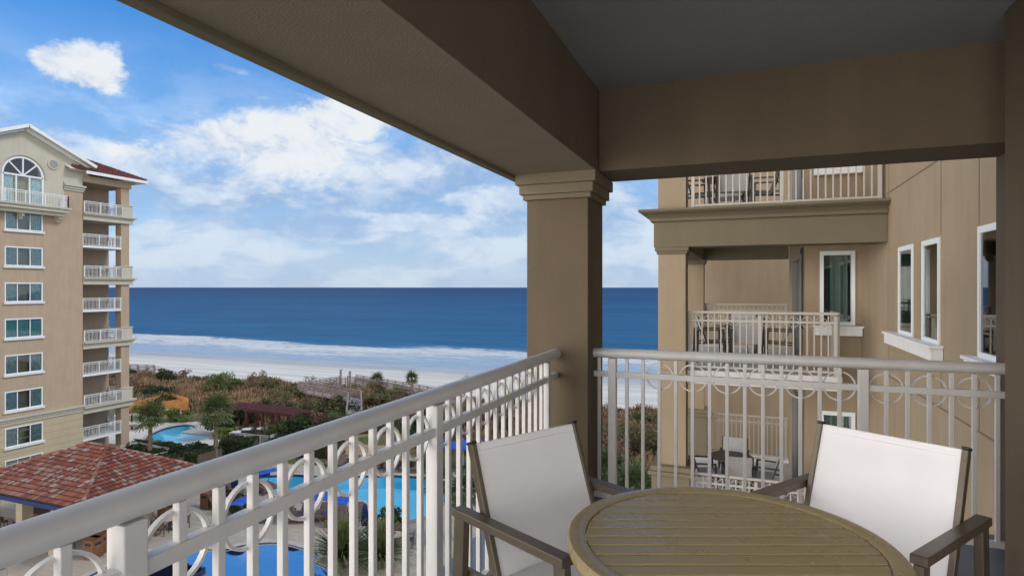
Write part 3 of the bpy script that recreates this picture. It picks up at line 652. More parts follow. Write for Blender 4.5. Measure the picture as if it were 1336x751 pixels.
def window(par, axis, c, sgn, u0, u1, z0, z1, fr=.07, inset=.05, mull=(), trans=(), gl='glass', curtain='curtain', cur=((0, .35), (.65, 1)), proud=.03, sill=None, room=True, fm='white_frame'):
    """framed window in the plane axis=c; sgn = outward direction along axis. frame > pane, curtain; sill apart"""
    def bx(mb, ca, cb, a0, a1, b0, b1):
        lo, hi = sorted((c+sgn*ca, c+sgn*cb))
        if axis == 'x': mb.box(lo, hi, a0, a1, b0, b1)
        else: mb.box(a0, a1, lo, hi, b0, b1)
    mb = MB(); bx(mb, -.10, proud, u0, u0+fr, z0, z1); bx(mb, -.10, proud, u1-fr, u1, z0, z1); bx(mb, -.10, proud, u0+fr, u1-fr, z1-fr*1.2, z1); bx(mb, -.10, proud, u0+fr, u1-fr, z0, z0+fr)
    for m_ in mull: bx(mb, -.09, min(proud-.01, -inset+.02), u0+(u1-u0)*m_-fr*.4, u0+(u1-u0)*m_+fr*.4, z0+fr, z1-fr*1.2)
    for m_ in trans: bx(mb, -.09, proud-.01, u0+fr, u1-fr, z0+(z1-z0)*m_-fr*.4, z0+(z1-z0)*m_+fr*.4)
    f = mb.build('window', M[fm], par)
    mb = MB(); bx(mb, -inset-.004, -inset+.004, u0+fr*.8, u1-fr*.8, z0+fr*.8, z1-fr*.8); p = mb.build('pane', M[gl], f); p.matrix_parent_inverse.identity()
    if curtain:
        mb = MB()
        for (a, b) in cur:
            w0, w1 = u0+fr+(u1-u0-2*fr)*a, u0+fr+(u1-u0-2*fr)*b; n = max(8, int((w1-w0)*40)); vs = []
            for i in range(n+1):
                uu = w0+(w1-w0)*i/n; off = c-sgn*(inset+.06+.035*math.sin(uu*42)+.012*math.sin(uu*95))
                for zz in (z0+.02, z1-.02): vs.append((off, uu, zz) if axis == 'x' else (uu, off, zz))
            mb.add(vs, [(2*i, 2*i+2, 2*i+3, 2*i+1) for i in range(n)])
        mb.build('curtain', M[curtain], f, smooth='all')
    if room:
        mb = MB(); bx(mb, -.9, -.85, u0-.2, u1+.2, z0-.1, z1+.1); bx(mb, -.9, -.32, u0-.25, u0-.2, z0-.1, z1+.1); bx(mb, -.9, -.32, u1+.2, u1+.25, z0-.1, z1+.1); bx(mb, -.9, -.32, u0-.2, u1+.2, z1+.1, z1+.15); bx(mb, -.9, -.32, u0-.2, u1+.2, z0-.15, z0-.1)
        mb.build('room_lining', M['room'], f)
    if sill:
        mb = MB(); a, b, za, zb, pr = sill; bx(mb, .002, pr, a, b, za, zb); bx(mb, .002, pr+.025, a-.02, b+.02, zb, zb+.035); mb.build('window_sill', M['white'], f if False else par, bevel=.005)
    return f
# long side wall with tall windows, repeated per storey
holes = []; wins = []
for k in range(-4, 3):
    dz = k*ST
    for (a, b) in ((8.22, 8.95), (9.40, 10.20), (5.1, 6.985)):
        holes.append((a+.01, b-.01, -.66+dz, .57+dz)); wins.append((a, b, -.67+dz, .58+dz, k))
mb = MB(); wall_with_openings(mb, 'x', XW, XW+.30, 4.2, 11.02, G, 9.6, holes); mb.build('wall', M['tan_wing'], wing)
for a, b, z0, z1, k in wins:
    if k in (0, -1, 1):
        window(wing, 'x', XW, -1, a, b, z0, z1, fr=.055, inset=.0, proud=.018, mull=(.5,) if b < 7.5 else (), gl='glass_dark' if b < 7.5 or a > 9 else 'glass', curtain='curtain_green' if 8 < a < 9 else None, cur=((.45, 1),),
               sill=((8.1, 10.54, z0-.17, z0-.03, .13) if 8 < a < 9 else ((a-.1, b+.1, z0-.10, z0-.03, .10) if b < 7.5 else None)))
mb = MB()                                              # scored control joints of the stucco, shallow dark grooves
for z in (1.482, 1.482-ST, 1.482-2*ST, 1.482+ST): mb.box(XW-.004, XW-.001, 4.4, 11.0, z-.009, z+.009)
for y in (6.99, 8.19, 10.86):
    for z0, z1 in ((-14, -4.39+1.48), (1.482-ST+.02, -.9), (.60, 1.465), (1.50, 4.3)): mb.box(XW-.004, XW-.001, y-.006, y+.006, z0, z1)
mb.build('control_joint', mat('joint_dark', (.16, .115, .075), .95), wing)
# window wall set back, the canted return and the sliding-door wall
holes = [(1.28, 1.80, -.66+k*ST, .63+k*ST) for k in range(-4, 3)]
mb = MB(); wall_with_openings(mb, 'y', 12.1, 12.35, 1.02, 1.92, G, 9.6, holes); mb.build('wall', M['tan_wing'], wing)
for k in (-2, -1, 0, 1):
    z = k*ST; window(wing, 'y', 12.1, -1, 1.26, 1.82, -.68+z, .65+z, fr=.06, gl='glass', curtain='curtain_green', cur=((.25, .9),), sill=(1.16, 1.92, -.86+z, -.72+z, .12))
mb = MB(); mb.prism([(1.92, 12.1), (2.10, 11.02), (2.4, 11.02), (2.4, 12.35), (1.92, 12.35)], G, 9.6); mb.build('wall', M['tan_wing'], wing)
holes = [(12.75, 14.9, FL+.02+k*ST, .62+k*ST) for k in range(-2, 2)]
mb = MB(); wall_with_openings(mb, 'x', 1.02, 1.25, 12.352, 16.3, G, 9.6, holes); mb.build('wall', M['tan_wing'], wing)
for k in (-1, 0, 1):
    z = k*ST; f = window(wing, 'x', 1.02, -1, 12.74, 14.92, FL+.02+z, .64+z, fr=.07, mull=(.5,), gl='glass_dark', curtain='curtain', cur=((0, .2), (.85, 1)), room=True, fm='grey_frame')
# far wall beyond the balcony (next bay)
mb = MB(); mb.box(-1.25, 3, 18.6, 18.9, G, 9.6); mb.build('wall', M['tan_wing'], wing)
# columns per storey with capitals, belt beams, cornices
for k in (-4, -3, -2, -1, 0, 1):
    zf = FL+k*ST; zb = .714+k*ST
    if k == 1: zb = .714+ST
    for (xa, xb, ya, yb) in ((-1.46, -.98, 11.0, 11.47), (-1.45, -1.0, 16.3, 16.75)):
        capped = k in (-4, -2, 0); mb = MB(); mb.box(xa, xb, ya, yb, zf, zb-.12 if capped else zf+ST-.001); o = mb.build('column', M['tan_wing'], wing, bevel=.01 if capped else 0)
        if capped: mb = MB(); mb.box(xa-.025, xb+.025, ya-.025, yb+.025, zb-.12, zb-.07); mb.box(xa-.05, xb+.05, ya-.05, yb+.05, zb-.07, zb-.001); c = mb.build('capital', M['olive_trim'], o, bevel=.004)
        if k in (-1, -3):   # parapet pier at the rail line
            mb = MB(); mb.box(xa-.10, xb+.08, ya-.12, yb+.12, zf+.001, zf+1.02); c = mb.build('pedestal', M['trim'], o, bevel=.01)
            mb = MB(); mb.box(xa-.16, xb+.14, ya-.18, yb+.18, zf+1.02, zf+1.09); mb.box(xa-.12, xb+.10, ya-.14, yb+.14, zf+1.09, zf+1.18); c = mb.build('pedestal_cap', M['trim'], o, bevel=.012)
for k in (-4, -2, 0):
    z = k*ST
    mb = MB(); mb.box(-1.53, 2.097, 10.95, 11.45, .714+z, 1.17+z); mb.box(-1.53, -1.0, 11.452, 16.8, .714+z, 1.17+z); mb.box(-.998, 1.018, 16.35, 16.8, .714+z, 1.17+z); mb.build('beam', M['olive_trim'], wing, bevel=.008)
    prof = [(0, 0), (.05, 0), (.065, .035), (.065, .05), (.11, .10), (.17, .135), (.20, .145), (.20, .16), (.24, .165), (.24, .205), (.0, .212)]
    mb = MB(); o_ = [(-1.53, 10.95), (2.098, 10.95)]
    n = len(prof); vs = []
    path = [((2.098, 10.95), (0, -1)), ((-1.53, 10.95), (-1, -1)), ((-1.53, 16.8), (-1, 1)), ((1.0, 16.8), (0, 1))]
    for (px, py), (ox, oy) in path: vs += [(px+ox*a, py+oy*a, 1.172+z+b) for a, b in prof]
    fs = []
    for i in range(3):
        for j in range(n): fs.append((i*n+j, i*n+(j+1) % n, (i+1)*n+(j+1) % n, (i+1)*n+j))
    fs += [tuple(range(n)), tuple(range(3*n, 4*n))]
    mb.add(vs, fs); mb.build('cornice', M['olive_trim'], wing, smooth=True)
    mb = MB(); mb.box(-1.5, 2.095, 11.0, 12.098, 1.174+z, 1.384+z); mb.box(-1.5, 1.018, 12.1, 16.75, 1.174+z, 1.383+z); mb.build('balcony_slab', M['soffit'], wing)
for k in (-3, -1, 1):            # the storeys between carry a thin slab with a pale edge
    z = FL+(k+1)*ST if k != 1 else None
    if z is None: continue
    mb = MB(); mb.box(-.975, 1.50, 11.18, 12.098, z-.24, z); mb.box(-1.40, 1.018, 11.49, 16.29, z-.238, z-.002); mb.build('balcony_slab', M['soffit'], wing, bevel=.006)
# wing railings
def wing_rail(p0, p1, zf, lbl, rings, first=0.0, nposts=2):
    L = math.dist(p0, p1); o = thing('balcony_railing', lbl, 'railing', (p0[0], p0[1], zf)) if False else None
    r = bpy.data.objects.new('balcony_railing', None); COL.objects.link(r); r.parent = wing; r.location = Vector((p0[0], p0[1], zf))-parent_origin(wing)
    posts = [.04+(L-.08)*i/(nposts-1) for i in range(nposts)]
    pk = []
    for a, b in zip(posts, posts[1:]):
        n = max(1, round((b-a)/.107)); pk += [a+(b-a)*i/n for i in range(1, n)]
    rg = pk[::2]
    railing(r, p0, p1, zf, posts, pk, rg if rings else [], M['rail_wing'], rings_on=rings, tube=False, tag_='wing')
    if lbl: r['label'] = lbl
wing_rail((-.975, 11.28), (1.45, 11.28), FL, 'ringed railing of the middle balcony', True, nposts=3)
wing_rail((1.45, 11.30), (1.45, 12.08), FL, None, True)
wing_rail((-1.0, 16.6), (1.0, 16.6), FL, None, True)
wing_rail((-.90, 11.06), (2.05, 11.06), 1.385, 'plain picket railing of the upper balcony', False, nposts=3)
wing_rail((-.95, 11.15), (1.30, 11.15), FL-ST, 'ringed railing of the lower balcony', True, nposts=3)
wing_rail((-1.0, 16.6), (1.0, 16.6), FL-ST, None, True)

# ------------------------------------------------------------------ furniture on the wing's balconies
def small_chair(label, loc, rot, grp=None):
    c = thing('patio_chair', label, 'chair', loc, rot, grp)
    for s_ in (-1, 1):
        mb = MB(); mb.beam((-.03, s_*.27, .38), (-.20, s_*.27, .92), .022, .03, up=(1, 0, 0)); mb.beam((-.22, s_*.29, .64), (.30, s_*.29, .65), .045, .028)
        mb.beam((-.20, s_*.29, .63), (-.22, s_*.29, 0), .028, .05, up=(1, 0, 0)); mb.beam((.28, s_*.29, .63), (.31, s_*.29, 0), .028, .045, up=(1, 0, 0)); mb.beam((-.2, s_*.27, .38), (.42, s_*.27, .42), .024, .03)
        mb.build('side_frame', M['bronze_d'], c, world=False)
    mb = MB(); mb.beam((-.025, 0, .41), (-.195, 0, .91), .50, .008, up=(1, 0, .3)); mb.build('backrest', M['sling_dim'], c, world=False)
    mb = MB(); mb.beam((-.03, 0, .40), (.42, 0, .43), .50, .008); mb.build('seat', M['sling_dim'], c, world=False); return c
def small_table(label, loc, grp=None, r_=.45):
    c = thing('patio_table', label, 'table', loc, .3, grp)
    mb = MB(); n = 32; mb.prism([(r_*math.cos(2*math.pi*i/n), r_*math.sin(2*math.pi*i/n)) for i in range(n)], .70, .725); mb.build('table_top', M['bronze_d'], c, world=False)
    for a in (45, 135, 225, 315):
        mb = MB(); mb.beam((.25*math.cos(R(a)), .25*math.sin(R(a)), .70), (.33*math.cos(R(a)), .33*math.sin(R(a)), 0), .03, .03); mb.build('leg', M['bronze_d'], c, world=False)
    return c
for zf, nm, tx, ty in ((FL-ST, 'lower', -.28, 13.7), (FL, 'middle', -.10, 12.9), (FL+ST, 'upper', -.35, 12.4)):
    small_table('dark round table in the middle of the %s balcony of the right wing' % nm, (tx, ty, zf))
    small_chair('white sling chair seen from behind, in front of the table on the %s balcony' % nm, (tx+.15, ty-.52, zf), R(95))
    small_chair('white sling chair facing this way beyond the table on the %s balcony' % nm, (tx+.05, ty+.75, zf), R(-95))
    small_chair('white sling chair at the right side of the table on the %s balcony' % nm, (tx+.78, ty-.10, zf), R(175))
    small_chair('white sling chair by the column, left of the table on the %s balcony' % nm, (tx-.62, ty-.25, zf), R(10))

# ------------------------------------------------------------------ clay tile roofs
def tiled_face(mb, a, b, c, d, tw=.27, th=.40, rise=.055):
    """tile the planar quad/triangle with eave a-b and top d-c (d above a). rows of barrel tiles"""
    a, b, c, d = map(Vector, (a, b, c, d)); u = (b-a).normalized(); nrm = u.cross((d-a)).normalized()
    if nrm.z < 0: nrm = -nrm
    v = nrm.cross(u).normalized()
    if v.z < 0: v = -v
    Lv = max((c-a).dot(v), (d-a).dot(v)); ua, ub = 0.0, (b-a).dot(u); uc, ud = (c-a).dot(u), (d-a).dot(u); nr = int(Lv/th)+1
    for r_ in range(nr):
        v0 = r_*th; v1 = min(Lv, v0+th*1.12); f0 = v0/Lv; fm = min(1, (v0+th*.5)/Lv)
        l0, r0 = ua+(ud-ua)*fm, ub+(uc-ub)*fm
        if r0-l0 < .1: continue
        n0 = math.floor(l0/tw); n1 = math.ceil(r0/tw)
        for q in range(n0, n1):
            x0, x1 = q*tw, (q+1)*tw; x0c, x1c = max(x0, l0), min(x1, r0)
            if x1c-x0c < .05: continue
            tone = min(1, max(0, rng.normal(.47, .34))); vs = []
            for (vv, lift) in ((v0, .075), (v1, .010)):
                for j in range(5):
                    s_ = j/4; hx = x0c+(x1c-x0c)*s_; hh = math.sin(math.pi*((hx-x0)/tw))*rise*.9+lift
                    vs.append(a+u*hx+v*vv+nrm*hh)
            base = [a+u*(x0c+(x1c-x0c)*j/4)+v*v0-nrm*.01 for j in range(5)]
            mb.add(vs, [(j, j+1, 5+j+1, 5+j) for j in range(4)], max(.1, tone)); mb.add(base+vs[:5], [(j, j+1, 5+j+1, 5+j) for j in range(4)], 0.0)  # butt ends near black: course shadow painted into the tone
def cap_line(mb, p, q, r_=.11, step=.38):
    p, q = Vector(p), Vector(q); L = (q-p).length; n = int(L/step); d = (q-p)/L
    for i in range(n+1):
        a = p+d*(i*step); b = p+d*min(L, i*step+step*1.15); m = len(mb.f); mb.tube([a+Vector((0, 0, .05)), b+Vector((0, 0, .03))], [r_, r_*.85], 8)
        tn = min(1, max(0, rng.normal(.72, .2)))
        for k in range(m, len(mb.f)): mb.tone[k] = tn

# ------------------------------------------------------------------ far tower across the pools
XF = -54.6
far = thing('hotel_tower', 'tan and cream hotel tower across the pools with gabled top, arched window and corner balconies', 'building', (-60, 32, G))
FZ = [.86+ST*k for k in range(-5, 3)]       # balcony floors
rows = [5.40, 2.50, -.42, -3.35, -6.30, -9.22, -12.15, -14.6]
rows = [5.38-2.89*i for i in range(7)]+[-14.50]
holes = []
for zc in rows:
    for (a, b) in ((29.5, 32.25), (24.0, 26.75), (18.5, 21.25)): holes.append((a, b, zc-.78, zc+.78))
yA0, yA1, spring = 29.35, 32.25, 9.05
HB = [(a+.03, b-.03, c+.03, d-.03) for a, b, c, d in holes]
mb = MB(); wall_with_openings(mb, 'x', XF-.35, XF, 12.0, 35.5, -10.8, 5.98, [h for h in HB if h[2] > -11]); mb.build('wall', M['tan_far'], far)
mb = MB(); wall_with_openings(mb, 'x', XF-.35, XF+.03, 12.0, 35.5, G-.3, -10.802, [h for h in HB if h[2] < -11]); mb.build('wall', M['siding_far'], far)
mb = MB()
for z in np.arange(G+.3, -10.9, .58): mb.box(XF+.031, XF+.034, 12, 35.5, z, z+.03)
mb.build('siding_groove', mat('groove', (.30, .24, .16), .95), far)
mb = MB(); wall_with_openings(mb, 'x', XF-.35, XF+.001, 12.0, 33.95, 5.982, 9.05, [(yA0, yA1, 6.62, 9.06)]); mb.build('wall', M['cream_far'], far)
mb = MB(); mb.box(XF-.35, XF, 33.952, 35.5, 5.982, 8.40); mb.build('wall', M['tan_far'], far)
# gable: polygon with the arched opening cut as stacked strips
PK = (30.85, 12.95)
def gtop(y): return PK[1]-abs(y-PK[0])*.44
mb = MB(); ycs = (yA0+yA1)/2; rad = (yA1-yA0)/2
nst = 60; ys_ = np.linspace(25.4, 36.0, nst+1)
for i in range(nst):
    y0, y1 = ys_[i], ys_[i+1]; ym = (y0+y1)/2; zb = 9.052
    if ym > 33.95: zb = 8.402 if ym < 35.5 else 9.9
    def zlo(y): return spring+math.sqrt(max(0, rad*rad-(y-ycs)**2)) if abs(y-ycs) < rad else zb
    z00, z01 = max(zb, zlo(y0)), max(zb, zlo(y1))
    if gtop(y0) < z00+.02 or gtop(y1) < z01+.02: continue
    vs = []
    for x in (XF-.35, XF+.001): vs += [(x, y0, z00), (x, y1, z01), (x, y1, gtop(y1)), (x, y0, gtop(y0))]
    mb.add(vs, [(0, 1, 2, 3), (4, 5, 6, 7), (0, 1, 5, 4), (2, 3, 7, 6)])
mb.build('gable', M['cream_far'], far)
# raking eave trim and cornice bits
mb = MB()
for s_, ye in ((1, 36.25), (-1, 25.45)):
    ze = gtop(ye)
    mb.beam((XF+.35, PK[0], PK[1]+.12), (XF+.35, ye, ze+.12), .80, .26, up=(0, 0, 1)); mb.beam((XF+.12, PK[0], PK[1]-.12), (XF+.12, ye, ze-.12), .26, .22, up=(0, 0, 1))
mb.build('gable_trim', M['white'], far)
mb = MB()
for (z0, z1, e) in ((8.40, 8.55, .10), (8.57, 8.72, .18), (8.76, 8.92, .28)): mb.box(XF+.002, XF+e, 33.9, 35.5+e*.5, z0, z1)
mb.build('cornice', M['cream_far'], far)
mb = MB()
for (z0, z1, e) in ((-10.95, -10.72, .12), (-10.72, -10.50, .22), (-10.50, -10.36, .38)): mb.box(XF+.031, XF+e, 12, 35.5, z0, z1)
mb.build('belt_course', M['cream_far'], far)
mb = MB(); mb.tube([(XF, 33.05, 10.42), (XF+.10, 33.05, 10.42)], .46, 28); v_ = mb.build('round_vent', M['cream_far'], far)
mb = MB()
for i in range(-3, 4):
    hw = math.sqrt(.33**2-(i*.09)**2) if abs(i*.09) < .33 else 0
    if hw: mb.box(XF+.102, XF+.13, 33.05-hw, 33.05+hw, 10.42+i*.09-.02, 10.42+i*.09+.02)
mb.build('louvre', mat('louvre_grey', (.30, .32, .33), .6), v_)
# windows
for (a, b, z0, z1) in holes:
    cz = (z0+z1)/2; low = cz < -3
    off = .03 if z1 < -10.8 else 0
    teal = 'curtain_teal' if abs(cz-rows[3]) < .1 else 'curtain'
    window(far, 'x', XF+off, 1, a, b, z0, z1, fr=.08, mull=(1/3, 2/3), curtain=teal, cur=((0, .33), (.68, 1)) if not teal == 'curtain_teal' else ((0, .34), (.36, .64), (.68, 1)), sill=(a-.10, b+.10, z0-.16, z0-.02, .16))
# arched window
mb = MB(); seg = 28; fr = .12
pr = [(yA0, 6.62), (yA0, spring)]+[(ycs-rad*math.cos(math.pi*i/seg), spring+rad*math.sin(math.pi*i/seg)) for i in range(1, seg)]+[(yA1, spring), (yA1, 6.62)]
for p, q in zip(pr, pr[1:]): mb.beam((XF-.02, *p), (XF-.02, *q), .13, .12, up=(1, 0, 0))
mb.beam((XF-.02, yA0, spring), (XF-.02, yA1, spring), .12, .13)
for yy in (yA0+(yA1-yA0)/3, yA0+2*(yA1-yA0)/3): mb.box(XF-.08, XF+.02, yy-.05, yy+.05, 6.62, spring)
for a in (45, 90, 135): mb.beam((XF-.02, ycs, spring), (XF-.02, ycs-rad*math.cos(R(a)), spring+rad*math.sin(R(a))), .09, .09, up=(1, 0, 0))
aw = mb.build('arched_window', M['white_frame'], far)
mb = MB(); mb.add([(XF-.06, *p) for p in pr], [tuple(range(len(pr)))]); mb.build('pane', M['glass'], aw)
mb = MB(); mb.box(XF-1.1, XF-1.05, yA0-.3, yA1+.3, 6.4, 10.8); mb.build('room_lining', M['room'], aw)
mb = MB()
for (w0, w1) in ((yA0+.05, yA0+.8), (yA1-.8, yA1-.05)):
    n = 24; vs = []
    for i in range(n+1):
        yy = w0+(w1-w0)*i/n; vs += [(XF-.13-.03*math.sin(yy*40), yy, 6.65), (XF-.13-.03*math.sin(yy*40), yy, spring-.05)]
    mb.add(vs, [(2*i, 2*i+2, 2*i+3, 2*i+1) for i in range(n)])
mb.build('curtain', M['curtain'], aw)
mb = MB(); sur = [(ycs-(rad+.22)*math.cos(math.pi*i/seg), spring+(rad+.22)*math.sin(math.pi*i/seg)) for i in range(0, seg+1)]
for p, q in zip(sur, sur[1:]): mb.beam((XF+.02, *p), (XF+.02, *q), .10, .16, up=(1, 0, 0))
mb.build('window_surround', M['cream_far'], far)
# Juliet balcony under the arched window
mb = MB(); mb.box(XF+.002, XF+1.0, 26.0, 33.75, 6.28, 6.56); mb.box(XF+.002, XF+1.14, 25.9, 33.88, 6.56, 6.70); mb.box(XF+.002, XF+.75, 26.0, 33.6, 5.99, 6.28); j_ = mb.build('balcony_slab', M['cream_far'], far, bevel=.02)
def picket_rail(par, pts, zf, m_, h=1.02, name='railing'):
    mb = MB()
    for (a, b) in zip(pts, pts[1:]):
        L = math.dist(a, b); n = max(1, round(L/.12))
        for i in range(n+1):
            x, y = a[0]+(b[0]-a[0])*i/n, a[1]+(b[1]-a[1])*i/n; wd = .035 if i % 12 == 0 or i == n else .010
            mb.box(x-wd, x+wd, y-wd, y+wd, zf+.05, zf+h)
        for z, hh in ((h, .05), (h-.16, .03), (.08, .03)): mb.beam((*a, zf+z), (*b, zf+z), .05, hh)
    return mb.build(name, m_, par)
picket_rail(far, [(XF+.03, 26.1), (XF+1.0, 26.1), (XF+1.0, 33.65), (XF+.03, 33.65)], 6.70, M['white'])
for yy in (33.3, 30.5, 27.5): 
    mb = MB(); mb.box(XF+.002, XF+.55, yy-.10, yy+.10, 5.75, 5.99); mb.box(XF+.002, XF+.3, yy-.10, yy+.10, 5.5, 5.75); mb.build('bracket', M['cream_far'], far)
# balcony bay at the sea end
XI, YE = -57.6, 39.9
mb = MB(); mb.box(XI-4, XI, 35.5, YE, G-.2, 9.9); mb.build('wall', M['tan_far'], far)
mb = MB(); mb.box(XI-4, XF-.35, 12.0, 35.5, G-.2, 9.0); mb.build('wall', M['tan_far'], far)
mb = MB(); mb.box(XF-.85, XF-.10, 39.05, 39.85, G, 9.9); colf = mb.build('column', M['tan_far'], far)
mb = MB(); mb.box(XF-.95, XF, 38.95, 39.95, G-.1, G+.55); mb.build('column_base', M['cream_far'], colf)
mb = MB(); mb.box(XI+.002, XF+.0, 35.502, 40.0, 9.35, 9.95); mb.build('beam', M['cream_far'] if False else M['tan_far'], far)
for i, z in enumerate(FZ):
    k = i-5
    if k % 2 == 0:   # corniced floors
        mb = MB(); mb.box(XI+.002, XF+.10, 35.502, 40.1, z-.62, z-.24); mb.box(XI+.002, XF+.22, 35.502, 40.22, z-.24, z-.12); mb.box(XI+.002, XF+.34, 35.48, 40.34, z-.12, z+.02); mb.build('balcony_slab', M['cream_far'], far, bevel=.02)
        picket_rail(far, [(XF+.12, 35.55), (XF+.12, 39.0)], z+.02, M['white']); picket_rail(far, [(XF-.9, 39.9), (XI, 39.9)], z+.02, M['white'])
        mb = MB(); mb.box(XF-.92, XF+.16, 38.98, 40.0, z+.02, z+1.05); mb.box(XF-.97, XF+.21, 38.93, 40.05, z+1.05, z+1.15); mb.build('parapet_pier', M['cream_far'], far, bevel=.02)
    else:
        mb = MB(); mb.box(XI+.002, XF-.02, 35.502, 39.04, z-.20, z); mb.box(XI+.002, XF-.9, 39.04, 39.85, z-.20, z); mb.build('balcony_slab', M['white'], far, bevel=.02)
        picket_rail(far, [(XF-.08, 35.55), (XF-.08, 39.0)], z, M['white']); picket_rail(far, [(XF-.9, 39.8), (XI, 39.8)], z, M['white'])
        mb = MB(); mb.box(XF-.92, XF-.04, 38.99, 39.92, z-.62+ST, z-.55+ST) if False else None
# furniture on its balconies: built once, copied
lev = ['topmost', 'second highest', 'third highest', 'fourth highest', 'fourth lowest', 'third lowest', 'second lowest', 'lowest']
def mini_chair():
    mb = MB()
    for s_ in (-1, 1):
        mb.beam((-.03, s_*.27, .38), (-.18, s_*.27, .95), .04, .04, up=(1, 0, 0)); mb.beam((-.2, s_*.29, .64), (.3, s_*.29, .65), .05, .04); mb.beam((-.2, s_*.29, .63), (-.2, s_*.29, 0), .04, .05, up=(1, 0, 0)); mb.beam((.28, s_*.29, .63), (.28, s_*.29, 0), .04, .05, up=(1, 0, 0))
    mb.beam((-.03, 0, .40), (.42, 0, .43), .52, .03); mb.beam((-.03, 0, .5), (-.18, 0, .93), .44, .02, up=(1, 0, .3)); return mb.build('patio_chair', M['lounger'])
def mini_table():
    mb = MB(); n = 16; mb.prism([(.5*math.cos(2*math.pi*i/n), .5*math.sin(2*math.pi*i/n)) for i in range(n)], .70, .74)
    for a in (45, 135, 225, 315): mb.beam((.3*math.cos(R(a)), .3*math.sin(R(a)), .70), (.3*math.cos(R(a)), .3*math.sin(R(a)), 0), .04, .04)
    return mb.build('patio_table', M['bronze_d'])
ch0, tb0 = mini_chair(), mini_table(); usedp = [False, False]
def put_copy(proto, idx, loc, rz, label, cat, grp):
    if not usedp[idx]: o = proto; usedp[idx] = True
    else: o = proto.copy(); COL.objects.link(o)
    o.location = loc; o.rotation_euler = (0, 0, rz); tag(o, label, cat, grp); return o
for i, z in enumerate(FZ):
    l_ = lev[7-i]; zz = z+.022
    put_copy(tb0, 1, (XF-1.0, 37.2, zz), 0, 'dark round table on the %s balcony of the far tower' % l_, 'table', 'tables on the far tower balconies')
    put_copy(ch0, 0, (XF-1.1, 36.2, zz), R(80), 'brown chair left of the table on the %s balcony of the far tower' % l_, 'chair', 'chairs on the far tower balconies')
    put_copy(ch0, 0, (XF-1.1, 38.3, zz), R(-100), 'brown chair right of the table on the %s balcony of the far tower' % l_, 'chair', 'chairs on the far tower balconies')
# its red tile roofs
mb = MB(); ez = 10.25; e0, e1 = XF+.75, 41.0; hx, hy = XF-4.4, 35.9
tiled_face(mb, (e0, 34.5, ez), (e0, e1, ez), (hx, hy, ez+2.35), (hx, 34.5, ez+2.35), rise=.09); tiled_face(mb, (e0, e1, ez), (XI-5, e1, ez), (XI-5, hy, ez+2.35), (hx, hy, ez+2.35), rise=.09)
rf = mb.build('roof', M['tile_far'], far)
mb = MB(); cap_line(mb, (e0, e1, ez), (hx, hy, ez+2.35), .13); mb.build('hip_cap', M['tile_far'], rf)
mb = MB(); mb.add([(XI-5, 34.0, ez-.05), (e0-.02, 34.0, ez-.05), (e0-.02, e1-.02, ez-.05), (XI-5, e1-.02, ez-.05), (hx, hy, ez+2.2), (hx, 34.0, ez+2.2), (XI-5, hy, ez+2.2)], [(0, 1, 2, 3), (1, 2, 4, 5), (2, 3, 6, 4)])
mb.box(XI-5, e0, e1-.02, e1+.08, ez-.28, ez-.02); mb.box(e0-.02, e0+.08, 35.3, e1+.08, ez-.28, ez-.02); mb.build('eave_board', M['white'], rf)
mb = MB(); tiled_face(mb, (XF+.2, 36.35, gtop(36.35)+.10), (XF-9, 36.35, gtop(36.35)+.10), (XF-9, PK[0], PK[1]+.10), (XF+.2, PK[0], PK[1]+.10), tw=.3, rise=.08)
tiled_face(mb, (XF-9, 25.3, gtop(25.3)+.10), (XF+.2, 25.3, gtop(25.3)+.10), (XF+.2, PK[0], PK[1]+.10), (XF-9, PK[0], PK[1]+.10), tw=.3, rise=.08); mb.build('roof', M['tile_far'], far)
mb = MB(); mb.add([(XF-9, 25.5, gtop(25.5)-.06), (XF+.6, 25.5, gtop(25.5)-.06), (XF+.6, PK[0], PK[1]-.06), (XF-9, PK[0], PK[1]-.06), (XF-9, 36.2, gtop(36.2)-.06), (XF+.6, 36.2, gtop(36.2)-.06)], [(0, 1, 2, 3), (3, 2, 5, 4)]); mb.build('roof_deck', M['white'], far)

# ------------------------------------------------------------------ vegetation
CY, SY = math.cos(YAW), math.sin(YAW)
def at(px, py, z=G):
    """survey helper used while measuring: bearing and drop of a point -> place on level z"""
    t_ = (px-668)/780.; v = (374.6-py)/780.; r_ = (t_*CY-SY, t_*SY+CY, v); k = z/v; return (k*r_[0], k*r_[1])
def quads(name, C, A, B, tone, m, parent=None, tri=False):
    """mesh of leaf quads: centres C, half axes A and B (n,3)"""
    n = len(C); V = np.stack([C-A-B*.9, C+A*.9-B, C+A+B*.9, C-A*.9+B], 1).reshape(-1, 3)
    me = bpy.data.meshes.new(name); me.vertices.add(4*n); me.vertices.foreach_set('co', V.astype('f').ravel()); me.loops.add(4*n)
    me.loops.foreach_set('vertex_index', np.arange(4*n, dtype='i')); me.polygons.add(n); me.polygons.foreach_set('loop_start', np.arange(0, 4*n, 4, dtype='i'))
    try: me.polygons.foreach_set('loop_total', np.full(n, 4, dtype='i'))
    except Exception: pass
    at_ = me.attributes.new('tone', 'FLOAT', 'FACE'); at_.data.foreach_set('value', tone.astype('f')); me.update(calc_edges=True); me.materials.append(m)
    o = bpy.data.objects.new(name, me); COL.objects.link(o)
    if parent is not None: o.parent = parent
    return o
def unit(n):
    v = rng.normal(size=(n, 3)); return v/np.linalg.norm(v, axis=1, keepdims=True)
